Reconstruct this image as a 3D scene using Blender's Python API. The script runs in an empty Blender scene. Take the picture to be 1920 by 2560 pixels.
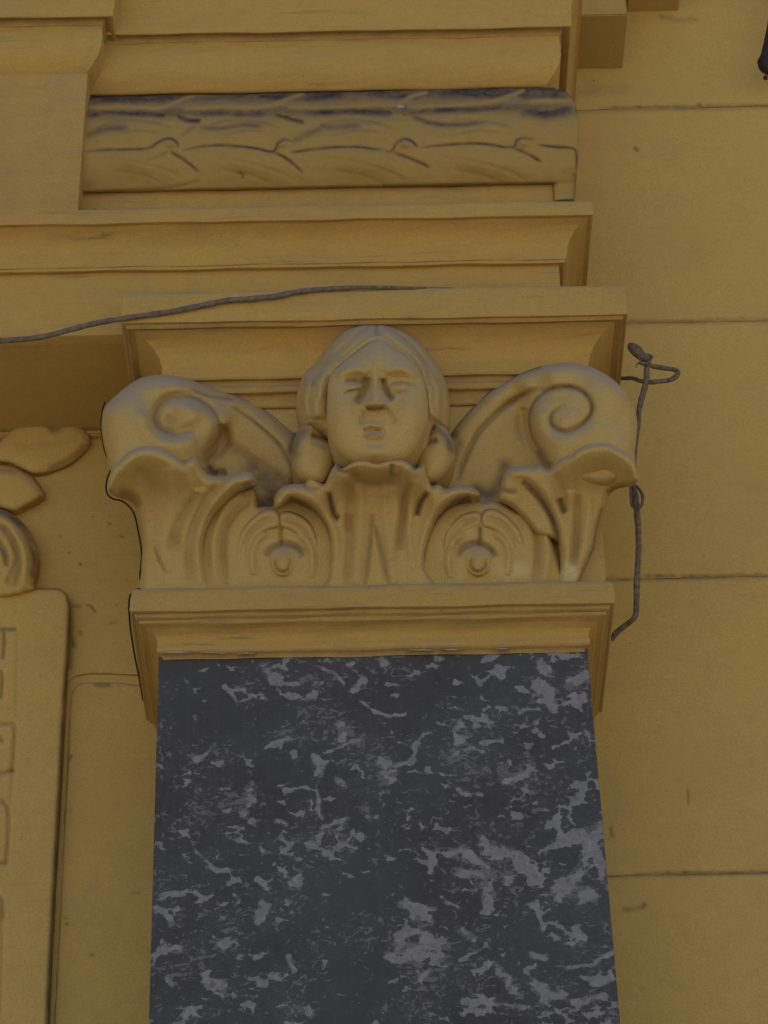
import bpy, bmesh, math, random
import numpy as np
from mathutils import Vector, Matrix

random.seed(7)
rng = np.random.RandomState(11)
S = bpy.context.scene
COL = S.collection

# ---------------------------------------------------------------- camera
PITCH, YAW, ROLL = math.radians(36.3), math.radians(0.4), math.radians(1.3)
F = 6438.0                      # focal length in photo pixels (photo is 1920 x 2560)
R = 3.62                        # metres from the lens to the pilaster face
fwd = np.array([math.sin(YAW)*math.cos(PITCH), math.cos(YAW)*math.cos(PITCH), math.sin(PITCH)])
rt0 = np.array([math.cos(YAW), -math.sin(YAW), 0.0])
up0 = np.cross(rt0, fwd)
RT = math.cos(ROLL)*rt0 - math.sin(ROLL)*up0
UP = math.sin(ROLL)*rt0 + math.cos(ROLL)*up0
CAM = np.array([-math.sin(YAW)*math.cos(PITCH)*R, -math.cos(PITCH)*R, 1.6])
cd = bpy.data.cameras.new('camera'); cam = bpy.data.objects.new('camera', cd); COL.objects.link(cam)
m = Matrix(((RT[0], UP[0], -fwd[0], CAM[0]), (RT[1], UP[1], -fwd[1], CAM[1]), (RT[2], UP[2], -fwd[2], CAM[2]), (0, 0, 0, 1)))
cam.matrix_world = m
cd.sensor_fit = 'VERTICAL'; cd.sensor_height = 36; cd.sensor_width = 36
cd.lens = F/2560*36; cd.clip_start = .05; cd.clip_end = 3000
S.camera = cam

# ---------------------------------------------------------------- light
w = bpy.data.worlds.new('World'); S.world = w; w.use_nodes = True
wn = w.node_tree; bg = wn.nodes['Background']
sky = wn.nodes.new('ShaderNodeTexSky'); sky.sky_type = 'NISHITA'; sky.sun_disc = False
SUN_EL, SUN_AZ = math.radians(58), math.radians(28)
sky.sun_elevation = SUN_EL; sky.sun_rotation = SUN_AZ
sky.air_density = 1.0; sky.dust_density = 2.0; sky.ozone_density = 1.0
wn.links.new(sky.outputs[0], bg.inputs[0]); bg.inputs[1].default_value = .12
sd = bpy.data.lights.new('sun', 'SUN'); so = bpy.data.objects.new('sun', sd); COL.objects.link(so)
sd.energy = 4.0; sd.angle = math.radians(.5); sd.color = (1, .93, .84)
dirv = Vector((math.sin(SUN_AZ)*math.cos(SUN_EL), math.cos(SUN_AZ)*math.cos(SUN_EL), math.sin(SUN_EL)))
so.rotation_euler = dirv.to_track_quat('Z', 'Y').to_euler()
S.view_settings.view_transform = 'Standard'; S.view_settings.look = 'None'
S.view_settings.exposure = 0.13; S.view_settings.gamma = 1; S.view_settings.use_curve_mapping = False

# ---------------------------------------------------------------- projection helpers
def P(px, py, Y):
    """point of the photo ray (px,py) on the vertical plane y = Y"""
    px = np.asarray(px, float); py = np.asarray(py, float); Y = np.asarray(Y, float)
    d = F*fwd + (px-960)[..., None]*RT - (py-1280)[..., None]*UP
    t = (Y-CAM[1])/d[..., 1]
    return CAM + d*t[..., None]
def pz(py, Y, px=960): return float(P(px, py, Y)[2])
def pxx(px, py, Y): return float(P(px, py, Y)[0])
D = 0.235                       # wall plane behind the pilaster face

def r1(L): return [(x*.5787, y*.5787) for x, y in L]
def r2(L): return [(960+x*.5787, y*.5787) for x, y in L]
def r5(L): return [(640+x*.3617, 740+y*.3617) for x, y in L]
def r6(L): return [(220+x*.3858, 860+y*.3858) for x, y in L]
def r7(L): return [(860+x*.4702, 860+y*.4702) for x, y in L]
def r8(L): return [(x*.3707, 980+y*.3707) for x, y in L]
def rb(L): return [(x*.4883, 1480+y*.4883) for x, y in L]
def rm(L): return [(340+x*.7354, 1400+y*.7354) for x, y in L]

def smooth(pts, closed=False, n=5):
    pts = np.array(pts, float); N = len(pts)
    if N < 3: return pts
    out = []
    rngi = range(N if closed else N-1)
    for i in rngi:
        if closed: a, b, c, d = pts[(i-1) % N], pts[i], pts[(i+1) % N], pts[(i+2) % N]
        else: a, b, c, d = pts[max(i-1, 0)], pts[i], pts[i+1], pts[min(i+2, N-1)]
        for k in range(n):
            t = k/n
            out.append(.5*((2*b)+(-a+c)*t+(2*a-5*b+4*c-d)*t*t+(-a+3*b-3*c+d)*t**3))
    if not closed: out.append(pts[-1])
    return np.array(out)

def segdist(X, Y, path, closed=False, want_t=False):
    p = np.array(path, float); q = np.roll(p, -1, 0)
    if not closed: p, q = p[:-1], q[:-1]
    best = np.full(X.shape, 1e18); bx = X.copy(); by = Y.copy(); bt = np.zeros(X.shape); n = len(p)
    for i in range(n):
        ax, ay = p[i]; dx, dy = q[i]-p[i]; L = dx*dx+dy*dy+1e-9
        t = np.clip(((X-ax)*dx+(Y-ay)*dy)/L, 0, 1)
        cx, cy = ax+t*dx, ay+t*dy
        d = (X-cx)**2+(Y-cy)**2
        mk = d < best
        best = np.where(mk, d, best); bx = np.where(mk, cx, bx); by = np.where(mk, cy, by); bt = np.where(mk, (i+t)/n, bt)
    if want_t: return np.sqrt(best), bt
    return np.sqrt(best), bx, by
def inside(X, Y, poly):
    c = np.zeros(X.shape, bool); n = len(poly)
    for i in range(n):
        x1, y1 = poly[i]; x2, y2 = poly[(i+1) % n]
        if y1 == y2: continue
        k = ((y1 > Y) != (y2 > Y)) & (X < (x2-x1)*(Y-y1)/(y2-y1)+x1)
        c ^= k
    return c
_W = [(rng.uniform(-1, 1, 2), rng.uniform(0, 6.3)) for _ in range(26)]
def wob(X, Y, scale, k0=0):
    """smooth pseudo-noise about -1..1"""
    s = 0
    for (v, ph) in _W[k0:k0+9]:
        v = v/np.linalg.norm(v); s = s+np.sin((X*v[0]+Y*v[1])/scale*(1+.5*math.sin(ph*3))+ph+.8*np.sin((X*v[1]-Y*v[0])/scale*.6+ph*2))
    return s/5.0

# ---------------------------------------------------------------- object helpers
def tag(o, label=None, cat=None, group=None, kind=None):
    if label: o['label'] = label
    if cat: o['category'] = cat
    if group: o['group'] = group
    if kind: o['kind'] = kind
    return o
def empty(name, loc, label, cat, group=None):
    o = bpy.data.objects.new(name, None); COL.objects.link(o); o.location = loc; o.empty_display_size = .1
    return tag(o, label, cat, group)
def link(name, me, mat, parent=None):
    o = bpy.data.objects.new(name, me); COL.objects.link(o)
    if me and mat: me.materials.append(mat)
    if parent is not None:
        o.parent = parent; o.matrix_parent_inverse = Matrix.Translation(-Vector(parent_world(parent)))
    return o
def parent_world(p):
    return p.location.copy() if p.parent is None else Vector((0, 0, 0))
def build(name, V, Fc, mat, parent=None, smooth_=True, attrs=None, sharp=None):
    me = bpy.data.meshes.new(name)
    me.from_pydata([tuple(v) for v in V], [], [tuple(f) for f in Fc]); me.update()
    if smooth_: me.polygons.foreach_set('use_smooth', [True]*len(me.polygons))
    if attrs:
        for k, a in attrs.items():
            at = me.attributes.new(k, 'FLOAT', 'POINT'); at.data.foreach_set('value', np.asarray(a, np.float32))
    if sharp and smooth_: me.set_sharp_from_angle(angle=math.radians(sharp))
    return link(name, me, mat, parent)

HS = .65
class Relief:
    """a carved surface: an outline with a depth for every point of it, closed at its rim by sides running back"""
    def __init__(s, poly, base, pitch=3.0, closed_smooth=True, rim=(20, .02), back=.06, n=4, rim_pow=.5):
        s.poly = smooth(poly, True, n) if closed_smooth else np.array(poly, float)
        s.pitch = pitch; s.back = back
        x0, y0 = s.poly.min(0)-pitch; x1, y1 = s.poly.max(0)+pitch
        s.gx = np.arange(x0, x1+pitch, pitch); s.gy = np.arange(y0, y1+pitch, pitch)
        X, Y = np.meshgrid(s.gx, s.gy)
        dist, bx, by = segdist(X, Y, s.poly, True)
        ins = inside(X, Y, s.poly)
        nb = np.zeros_like(ins)
        nb[1:] |= ins[:-1]; nb[:-1] |= ins[1:]; nb[:, 1:] |= ins[:, :-1]; nb[:, :-1] |= ins[:, 1:]
        t = ins.copy(); t2 = np.zeros_like(ins)
        t2[1:, 1:] |= t[:-1, :-1]; t2[:-1, :-1] |= t[1:, 1:]; t2[1:, :-1] |= t[:-1, 1:]; t2[:-1, 1:] |= t[1:, :-1]
        ring = (nb | t2) & ~ins
        X = np.where(ring, bx, X); Y = np.where(ring, by, Y)
        s.X, s.Y = X, Y; s.ins, s.ring = ins, ring
        s.sd = np.where(ins, dist, 0.0)
        rr, rh = rim
        u = np.clip(s.sd/rr, 0, 1)
        s.rimf = (1-(1-u)**2)**rim_pow
        if callable(base): b = base(X, Y)
        elif isinstance(base, (int, float)): b = np.full(X.shape, float(base))
        else:
            num = 0; den = 0
            for (cx, cy, h) in base:
                wgt = 1/(((X-cx)**2+(Y-cy)**2)+1100.0)**1.9
                num = num+wgt*h; den = den+wgt
            b = num/den
        s.H = b + rh*(s.rimf-1)
        s.dirt = np.zeros(X.shape); s.floor = None; s.ray = None; s.worn = np.zeros(X.shape)
    def stroke(s, path, wd, h, dirt=0.0, dw=None, sm=True, taper=True, expo=2.0):
        p = smooth(path) if sm and len(path) > 2 else (np.array(path, float) if len(path) > 1 else np.array([path[0], (path[0][0]+.1, path[0][1])]))
        m_ = wd*3
        bb = (s.X > p[:, 0].min()-m_) & (s.X < p[:, 0].max()+m_) & (s.Y > p[:, 1].min()-m_) & (s.Y < p[:, 1].max()+m_)
        if not bb.any(): return s
        d, t = segdist(s.X[bb], s.Y[bb], p, want_t=True)
        tp = (np.clip(np.minimum(t, 1-t)*6, 0, 1)**.5) if (taper and len(path) > 2) else 1.0
        g = np.exp(-(d/wd)**expo)*tp
        s.H[bb] += h*g*HS
        if dirt:
            q = (dw or wd*.8)*1.15
            s.dirt[bb] = np.maximum(s.dirt[bb], min(1, dirt*1.5)*np.exp(-(d/q)**2)*tp)
        return s
    def clean(s, path, wd, k=1.0):
        d, _ = segdist(s.X, s.Y, smooth(path), want_t=True)
        s.dirt *= 1-k*np.exp(-(d/wd)**2); return s
    def bump(s, x, y, rx, ry, h, ang=0):
        c, n_ = math.cos(ang), math.sin(ang)
        dx, dy = s.X-x, s.Y-y
        u, v = (dx*c+dy*n_)/rx, (-dx*n_+dy*c)/ry
        s.H += h*np.exp(-(u*u+v*v)); return s
    def make(s, name, mat, parent, lump=.0008, lscale=22):
        s.H = np.maximum(s.H, s.floor+.5*(s.H-s.floor)) if s.floor is not None else s.H
        s.H = s.H + lump*wob(s.X, s.Y, lscale) + lump*.5*wob(s.X, s.Y, lscale*.4, 10)
        idx = -np.ones(s.X.shape, int)
        use = s.ins | s.ring
        idx[use] = np.arange(use.sum())
        Pt = P(s.X[use], s.Y[use], -s.H[use])
        a, b, c, d = idx[:-1, :-1], idx[:-1, 1:], idx[1:, 1:], idx[1:, :-1]
        i0 = s.ins[:-1, :-1] | s.ins[:-1, 1:] | s.ins[1:, 1:] | s.ins[1:, :-1]
        ok = (a >= 0) & (b >= 0) & (c >= 0) & (d >= 0) & i0
        Fq = np.stack([a[ok], d[ok], c[ok], b[ok]], 1)
        # rim sides
        E = np.concatenate([Fq[:, [0, 1]], Fq[:, [1, 2]], Fq[:, [2, 3]], Fq[:, [3, 0]]])
        key = {}
        Es = np.sort(E, 1); K = Es[:, 0]*10**7+Es[:, 1]
        uq, inv, cnt = np.unique(K, return_inverse=True, return_counts=True)
        bd = E[cnt[inv.ravel()] == 1]
        bv = np.unique(bd)
        mp = {int(v): len(Pt)+i for i, v in enumerate(bv)}
        BP = Pt[bv].copy(); BP[:, 1] = BP[:, 1] + s.back
        if s.ray is not None:     # the underside of an overhanging curl rises back to the wall behind it
            ux, uy = s.X[use][bv], s.Y[use][bv]; cx, cy = s.poly.mean(0)
            dl_ = np.hypot(ux-cx, uy-cy)
            BP = P(ux+(cx-ux)/dl_*6, uy+(cy-uy)/dl_*6, np.full(ux.shape, s.ray))
        sk = [(int(e[1]), int(e[0]), mp[int(e[0])], mp[int(e[1])]) for e in bd]
        V = np.concatenate([Pt, BP])
        dirt = np.concatenate([s.dirt[use], s.dirt[use][bv]])
        at = {'dirt': np.clip(dirt, 0, 1)}
        if s.worn.any(): at['worn'] = np.concatenate([s.worn[use], s.worn[use][bv]])
        return build(name, V, Fq.tolist()+sk, mat, parent, True, at, sharp=70)

# ---------------------------------------------------------------- materials
def mat(name):
    m_ = bpy.data.materials.new(name); m_.use_nodes = True
    nt = m_.node_tree; b = nt.nodes['Principled BSDF']
    return m_, nt, b
def N(nt, typ, **kw):
    n = nt.nodes.new(typ)
    for k, v in kw.items():
        if k.startswith('i_'):
            key = k[2:].replace('_', ' ')
            n.inputs[key].default_value = v
        else: setattr(n, k, v)
    return n
def ramp(nt, src, stops):
    r = nt.nodes.new('ShaderNodeValToRGB'); nt.links.new(src, r.inputs[0])
    e = r.color_ramp.elements
    while len(e) < len(stops): e.new(.5)
    for i, (p_, c_) in enumerate(stops):
        e[i].position = p_; e[i].color = (c_, c_, c_, 1) if isinstance(c_, (int, float)) else (*c_, 1)
    return r.outputs[0]
def mix(nt, fac, a, b):
    x = nt.nodes.new('ShaderNodeMix'); x.data_type = 'RGBA'
    for sck, v in ((x.inputs[0], fac), (x.inputs[6], a), (x.inputs[7], b)):
        if hasattr(v, 'links'): nt.links.new(v, sck)
        else: sck.default_value = v if isinstance(v, (int, float)) else (*v, 1)
    return x.outputs[2]
def mth(nt, op, a, b=None, clamp=False):
    x = nt.nodes.new('ShaderNodeMath'); x.operation = op; x.use_clamp = clamp
    for sck, v in ((x.inputs[0], a), (x.inputs[1], b)):
        if v is None: continue
        if hasattr(v, 'links'): nt.links.new(v, sck)
        else: sck.default_value = v
    return x.outputs[0]

def ochre(name, base, base2, dust=.5, streak=.3, dirtcol=(.060, .048, .058), bump=.35, wear=.25, scratch=.12):
    m_, nt, b = mat(name)
    tc = N(nt, 'ShaderNodeNewGeometry'); pos = tc.outputs['Position']
    mp = N(nt, 'ShaderNodeMapping'); mp.inputs['Scale'].default_value = (1, 1, 5); nt.links.new(pos, mp.inputs[0])
    n1 = N(nt, 'ShaderNodeTexNoise', i_Scale=3.0, i_Detail=5.0); nt.links.new(pos, n1.inputs['Vector'])
    n2 = N(nt, 'ShaderNodeTexNoise', i_Scale=55.0, i_Detail=6.0, i_Roughness=.65); nt.links.new(pos, n2.inputs['Vector'])
    n3 = N(nt, 'ShaderNodeTexNoise', i_Scale=7.0, i_Detail=8.0, i_Roughness=.7); nt.links.new(mp.outputs[0], n3.inputs['Vector'])
    n4 = N(nt, 'ShaderNodeTexNoise', i_Scale=420.0, i_Detail=3.0); nt.links.new(pos, n4.inputs['Vector'])
    n5 = N(nt, 'ShaderNodeTexNoise', i_Scale=24.0, i_Detail=9.0, i_Roughness=.75); nt.links.new(pos, n5.inputs['Vector'])
    c = mix(nt, ramp(nt, n1.outputs[0], [(.35, 0), (.65, 1)]), base, base2)
    # brownish brush marks and worn paler paint
    c = mix(nt, mth(nt, 'MULTIPLY', ramp(nt, n2.outputs[0], [(.4, 0), (.75, 1)]), .35), c, tuple(v*.78 for v in base))
    c = mix(nt, mth(nt, 'MULTIPLY', ramp(nt, n5.outputs[0], [(.52, 0), (.72, 1)]), wear), c, (.50, .34, .15))
    # soot streaks running along the courses
    c = mix(nt, mth(nt, 'MULTIPLY', ramp(nt, n3.outputs[0], [(.5, 0), (.68, 1)]), streak), c, (.38, .25, .11))
    mp2 = N(nt, 'ShaderNodeMapping'); mp2.inputs['Scale'].default_value = (7, 7, 95); nt.links.new(pos, mp2.inputs[0])
    n6 = N(nt, 'ShaderNodeTexNoise', i_Scale=1.0, i_Detail=5.0, i_Roughness=.6); nt.links.new(mp2.outputs[0], n6.inputs['Vector'])
    c = mix(nt, mth(nt, 'MULTIPLY', mth(nt, 'MULTIPLY', ramp(nt, n6.outputs[0], [(.60, 0), (.68, 1)]), ramp(nt, n1.outputs[0], [(.42, 0), (.62, 1)])), scratch), c, (.17, .12, .09))
    # grain
    c = mix(nt, mth(nt, 'MULTIPLY', ramp(nt, n4.outputs[0], [(.35, 0), (.65, 1)]), .22), c, (.20, .13, .05))
    # settled grey dust on upward slopes
    sep = N(nt, 'ShaderNodeSeparateXYZ'); nt.links.new(tc.outputs['Normal'], sep.inputs[0])
    dn = mth(nt, 'ADD', sep.outputs[2], mth(nt, 'MULTIPLY', mth(nt, 'SUBTRACT', n5.outputs[0], .5), .55))
    df = ramp(nt, mth(nt, 'ADD', dn, .3), [(.42, 0), (.85, 1)])
    c = mix(nt, mth(nt, 'MULTIPLY', df, dust), c, (.35, .31, .32))
    aw = N(nt, 'ShaderNodeAttribute', attribute_name='worn')
    c = mix(nt, mth(nt, 'MULTIPLY', aw.outputs['Fac'], ramp(nt, n5.outputs[0], [(.44, 0), (.54, 1)])), c, (.72, .60, .30))
    # dirt packed in the carving
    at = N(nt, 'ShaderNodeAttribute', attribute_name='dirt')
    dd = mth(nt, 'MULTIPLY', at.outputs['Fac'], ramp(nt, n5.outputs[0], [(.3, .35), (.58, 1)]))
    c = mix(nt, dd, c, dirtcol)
    # isolated specks
    vo = N(nt, 'ShaderNodeTexVoronoi', i_Scale=26.0); nt.links.new(pos, vo.inputs['Vector'])
    sp = ramp(nt, vo.outputs['Distance'], [(.03, .55), (.075, 0)])
    c = mix(nt, mth(nt, 'MULTIPLY', sp, ramp(nt, n1.outputs[0], [(.45, 0), (.6, 1)])), c, (.12, .09, .07))
    nt.links.new(c, b.inputs['Base Color'])
    b.inputs['Roughness'].default_value = .82; b.inputs['Specular IOR Level'].default_value = .25
    h = mth(nt, 'ADD', mth(nt, 'MULTIPLY', n2.outputs[0], .9), mth(nt, 'MULTIPLY', n4.outputs[0], .25))
    h = mth(nt, 'ADD', h, mth(nt, 'MULTIPLY', n5.outputs[0], .8))
    bp = N(nt, 'ShaderNodeBump', i_Strength=bump, i_Distance=.002); nt.links.new(h, bp.inputs['Height'])
    nt.links.new(bp.outputs[0], b.inputs['Normal'])
    return m_

Y1, Y2 = (.47, .315, .095), (.43, .29, .095)
M_wall = ochre('ochre_wall_paint', (.72, .475, .13), (.67, .445, .125), dust=.3, streak=.10, wear=.28)
M_carve = ochre('ochre_carving_paint', (.65, .435, .135), (.60, .41, .13), dust=.5, streak=.04, wear=.25)
M_mould = ochre('ochre_moulding_paint', (.64, .40, .10), (.59, .375, .10), dust=.35, scratch=.6, streak=.32, wear=.4)
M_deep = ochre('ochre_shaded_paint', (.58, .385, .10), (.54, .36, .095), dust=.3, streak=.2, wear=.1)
M_frieze = ochre('ochre_shaded_frieze', (.49, .315, .085), (.45, .295, .08), dust=.22, streak=.15, dirtcol=(.050, .040, .050), wear=.2)  # darker ochre: shade of the recessed laurel band put into the base colour

def simple(name, col, rough=.7, metal=0.0, var=.4, scale=60, bump=.3):
    m_, nt, b = mat(name)
    g = N(nt, 'ShaderNodeNewGeometry')
    n = N(nt, 'ShaderNodeTexNoise', i_Scale=float(scale), i_Detail=6.0, i_Roughness=.7); nt.links.new(g.outputs['Position'], n.inputs['Vector'])
    c = mix(nt, ramp(nt, n.outputs[0], [(.3, 0), (.7, 1)]), tuple(v*(1-var) for v in col), tuple(min(1, v*(1+var)) for v in col))
    nt.links.new(c, b.inputs['Base Color']); b.inputs['Roughness'].default_value = rough; b.inputs['Metallic'].default_value = metal
    bp = N(nt, 'ShaderNodeBump', i_Strength=bump, i_Distance=.002); nt.links.new(n.outputs[0], bp.inputs['Height']); nt.links.new(bp.outputs[0], b.inputs['Normal'])
    return m_
M_cable = simple('dusty_cable_sheath', (.17, .135, .10), .75, scale=120, var=.5)
M_rust = simple('rusty_iron', (.17, .13, .09), .8, .0, .65, 160)
M_iron = simple('dark_iron', (.03, .018, .02), .6, .2, .4, 60)
M_ground = simple('pale_paving', (.45, .41, .35), .85, 0, .12, 6)

M_white = simple('bare_plaster', (.42, .38, .34), .9, 0, .2, 200)
def marble():
    m_, nt, b = mat('dark_breccia_marble')
    g = N(nt, 'ShaderNodeNewGeometry'); pos = g.outputs['Position']
    at = N(nt, 'ShaderNodeAttribute', attribute_name='vein')
    nw = N(nt, 'ShaderNodeTexNoise', i_Scale=34.0, i_Detail=5.0, i_Roughness=.6); nt.links.new(pos, nw.inputs['Vector'])
    vm = N(nt, 'ShaderNodeVectorMath', operation='SCALE'); nt.links.new(nw.outputs['Color'], vm.inputs[0]); vm.inputs['Scale'].default_value = .06
    va = N(nt, 'ShaderNodeVectorMath', operation='ADD'); nt.links.new(pos, va.inputs[0]); nt.links.new(vm.outputs[0], va.inputs[1])
    big = N(nt, 'ShaderNodeTexNoise', i_Scale=5.0, i_Detail=4.0); nt.links.new(pos, big.inputs['Vector'])
    n1 = N(nt, 'ShaderNodeTexNoise', i_Scale=26.0, i_Detail=9.0, i_Roughness=.68, i_Distortion=.6); nt.links.new(va.outputs[0], n1.inputs['Vector'])
    n2 = N(nt, 'ShaderNodeTexNoise', i_Scale=60.0, i_Detail=8.0, i_Roughness=.7, i_Distortion=1.2); nt.links.new(va.outputs[0], n2.inputs['Vector'])
    v1 = N(nt, 'ShaderNodeTexVoronoi', feature='DISTANCE_TO_EDGE', i_Scale=19.0); nt.links.new(va.outputs[0], v1.inputs['Vector'])
    v2 = N(nt, 'ShaderNodeTexVoronoi', feature='DISTANCE_TO_EDGE', i_Scale=60.0); nt.links.new(va.outputs[0], v2.inputs['Vector'])
    # shards: the spiky gaps between packed round dark fragments, opening into whole patches where the guide is high
    vs = N(nt, 'ShaderNodeVectorMath', operation='SCALE'); nt.links.new(nw.outputs['Color'], vs.inputs[0]); vs.inputs['Scale'].default_value = .022
    vb = N(nt, 'ShaderNodeVectorMath', operation='ADD'); nt.links.new(pos, vb.inputs[0]); nt.links.new(vs.outputs[0], vb.inputs[1])
    ms = N(nt, 'ShaderNodeMapping'); ms.inputs['Rotation'].default_value = (0, .45, 0); ms.inputs['Scale'].default_value = (1, 1, 1.45); nt.links.new(vb.outputs[0], ms.inputs[0])
    fa = N(nt, 'ShaderNodeTexVoronoi', i_Scale=30.0); nt.links.new(ms.outputs[0], fa.inputs['Vector'])
    fb_ = N(nt, 'ShaderNodeTexVoronoi', i_Scale=78.0); nt.links.new(ms.outputs[0], fb_.inputs['Vector'])
    f = mth(nt, 'ADD', mth(nt, 'MULTIPLY', at.outputs['Fac'], .95), mth(nt, 'MULTIPLY', mth(nt, 'SUBTRACT', fa.outputs['Distance'], .5), 1.25))
    f = mth(nt, 'ADD', f, mth(nt, 'MULTIPLY', mth(nt, 'SUBTRACT', fb_.outputs['Distance'], .5), 1.1))
    f = mth(nt, 'ADD', f, mth(nt, 'MULTIPLY', mth(nt, 'SUBTRACT', n1.outputs[0], .5), .9))
    f = mth(nt, 'ADD', f, mth(nt, 'MULTIPLY', mth(nt, 'SUBTRACT', n2.outputs[0], .5), .5))
    shard = ramp(nt, f, [(.645, 0), (.69, 1)])
    halo = ramp(nt, f, [(.25, 0), (.62, .25)])
    # hairline veins along the noise's mid level
    hv = mth(nt, 'ABSOLUTE', mth(nt, 'SUBTRACT', n1.outputs[0], .5))
    hair = ramp(nt, hv, [(.0, .6), (.013, 0)])
    n3 = N(nt, 'ShaderNodeTexNoise', i_Scale=48.0, i_Detail=7.0, i_Roughness=.62, i_Distortion=2.2)
    mpa = N(nt, 'ShaderNodeMapping'); mpa.inputs['Scale'].default_value = (1, 1, 1.5); mpa.inputs['Rotation'].default_value = (0, .5, 0)
    nt.links.new(pos, mpa.inputs[0]); nt.links.new(mpa.outputs[0], n3.inputs['Vector'])
    md = N(nt, 'ShaderNodeTexNoise', i_Scale=9.0, i_Detail=3.0); nt.links.new(mpa.outputs[0], md.inputs['Vector'])
    dens = mth(nt, 'ADD', md.outputs[0], mth(nt, 'MULTIPLY', at.outputs['Fac'], .35))
    fl = mth(nt, 'ADD', mth(nt, 'ADD', n3.outputs[0], mth(nt, 'MULTIPLY', dens, .55)), mth(nt, 'MULTIPLY', v2.outputs['Distance'], -.22))
    fleck = ramp(nt, fl, [(.87, 0), (.895, 1)])
    hv2 = mth(nt, 'ABSOLUTE', mth(nt, 'SUBTRACT', n3.outputs[0], .47))
    hair2 = mth(nt, 'MULTIPLY', ramp(nt, hv2, [(.0, .75), (.022, 0)]), ramp(nt, dens, [(.50, 0), (.66, 1)]))
    hair = mth(nt, 'MULTIPLY', hair, ramp(nt, mth(nt, 'ADD', big.outputs[0], mth(nt, 'MULTIPLY', at.outputs['Fac'], .5)), [(.5, 0), (.72, 1)]))
    base = mix(nt, ramp(nt, n2.outputs[0], [(.3, 0), (.7, 1)]), (.064, .058, .058), (.090, .084, .083))
    base = mix(nt, ramp(nt, big.outputs[0], [(.4, 0), (.62, 1)]), base, (.086, .087, .083))
    # vertical saw marks
    mp = N(nt, 'ShaderNodeMapping'); mp.inputs['Scale'].default_value = (160, 1, 3); nt.links.new(pos, mp.inputs[0])
    sw = N(nt, 'ShaderNodeTexNoise', i_Scale=1.0, i_Detail=3.0); nt.links.new(mp.outputs[0], sw.inputs['Vector'])
    base = mix(nt, mth(nt, 'MULTIPLY', ramp(nt, sw.outputs[0], [(.45, 0), (.7, 1)]), .35), base, (.10, .095, .095))
    lightc = mix(nt, ramp(nt, n2.outputs[0], [(.35, 0), (.65, 1)]), (.20, .195, .19), (.34, .32, .305))
    base = mix(nt, halo, base, (.115, .113, .11)); c = mix(nt, hair, base, (.16, .155, .155)); c = mix(nt, hair2, c, (.16, .155, .155)); c = mix(nt, mth(nt, 'MULTIPLY', fleck, .8), c, (.20, .19, .19)); c = mix(nt, mth(nt, 'MULTIPLY', shard, .92), c, lightc)
    nt.links.new(c, b.inputs['Base Color'])
    b.inputs['Roughness'].default_value = .6; b.inputs['Specular IOR Level'].default_value = .12
    bp = N(nt, 'ShaderNodeBump', i_Strength=.12, i_Distance=.001); nt.links.new(n2.outputs[0], bp.inputs['Height']); nt.links.new(bp.outputs[0], b.inputs['Normal'])
    return m_
M_marble = marble()

# ---------------------------------------------------------------- ground
bm = bmesh.new(); bmesh.ops.create_grid(bm, x_segments=2, y_segments=2, size=1500); me = bpy.data.meshes.new('ground'); bm.to_mesh(me); bm.free()
tag(link('ground', me, M_ground), kind='structure')

def box(name, x0, x1, y0, y1, z0, z1, mat_, parent, bev=.002):
    bm = bmesh.new(); bmesh.ops.create_cube(bm, size=1)
    for v in bm.verts: v.co = Vector((x0+(v.co.x+.5)*(x1-x0), y0+(v.co.y+.5)*(y1-y0), z0+(v.co.z+.5)*(z1-z0)))
    if bev: bmesh.ops.bevel(bm, geom=bm.edges[:], offset=bev, segments=2, affect='EDGES')
    me = bpy.data.meshes.new(name); bm.to_mesh(me); bm.free()
    return link(name, me, mat_, parent)

# ---------------------------------------------------------------- wall
wall = empty('facade_wall', (0, D, 0), 'ochre painted block wall behind the grey marble pilaster', 'wall')
JY = .0035
box('wall_face', -20, 20, D+JY, D+.6, 0, 6.3, M_wall, wall)

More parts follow.
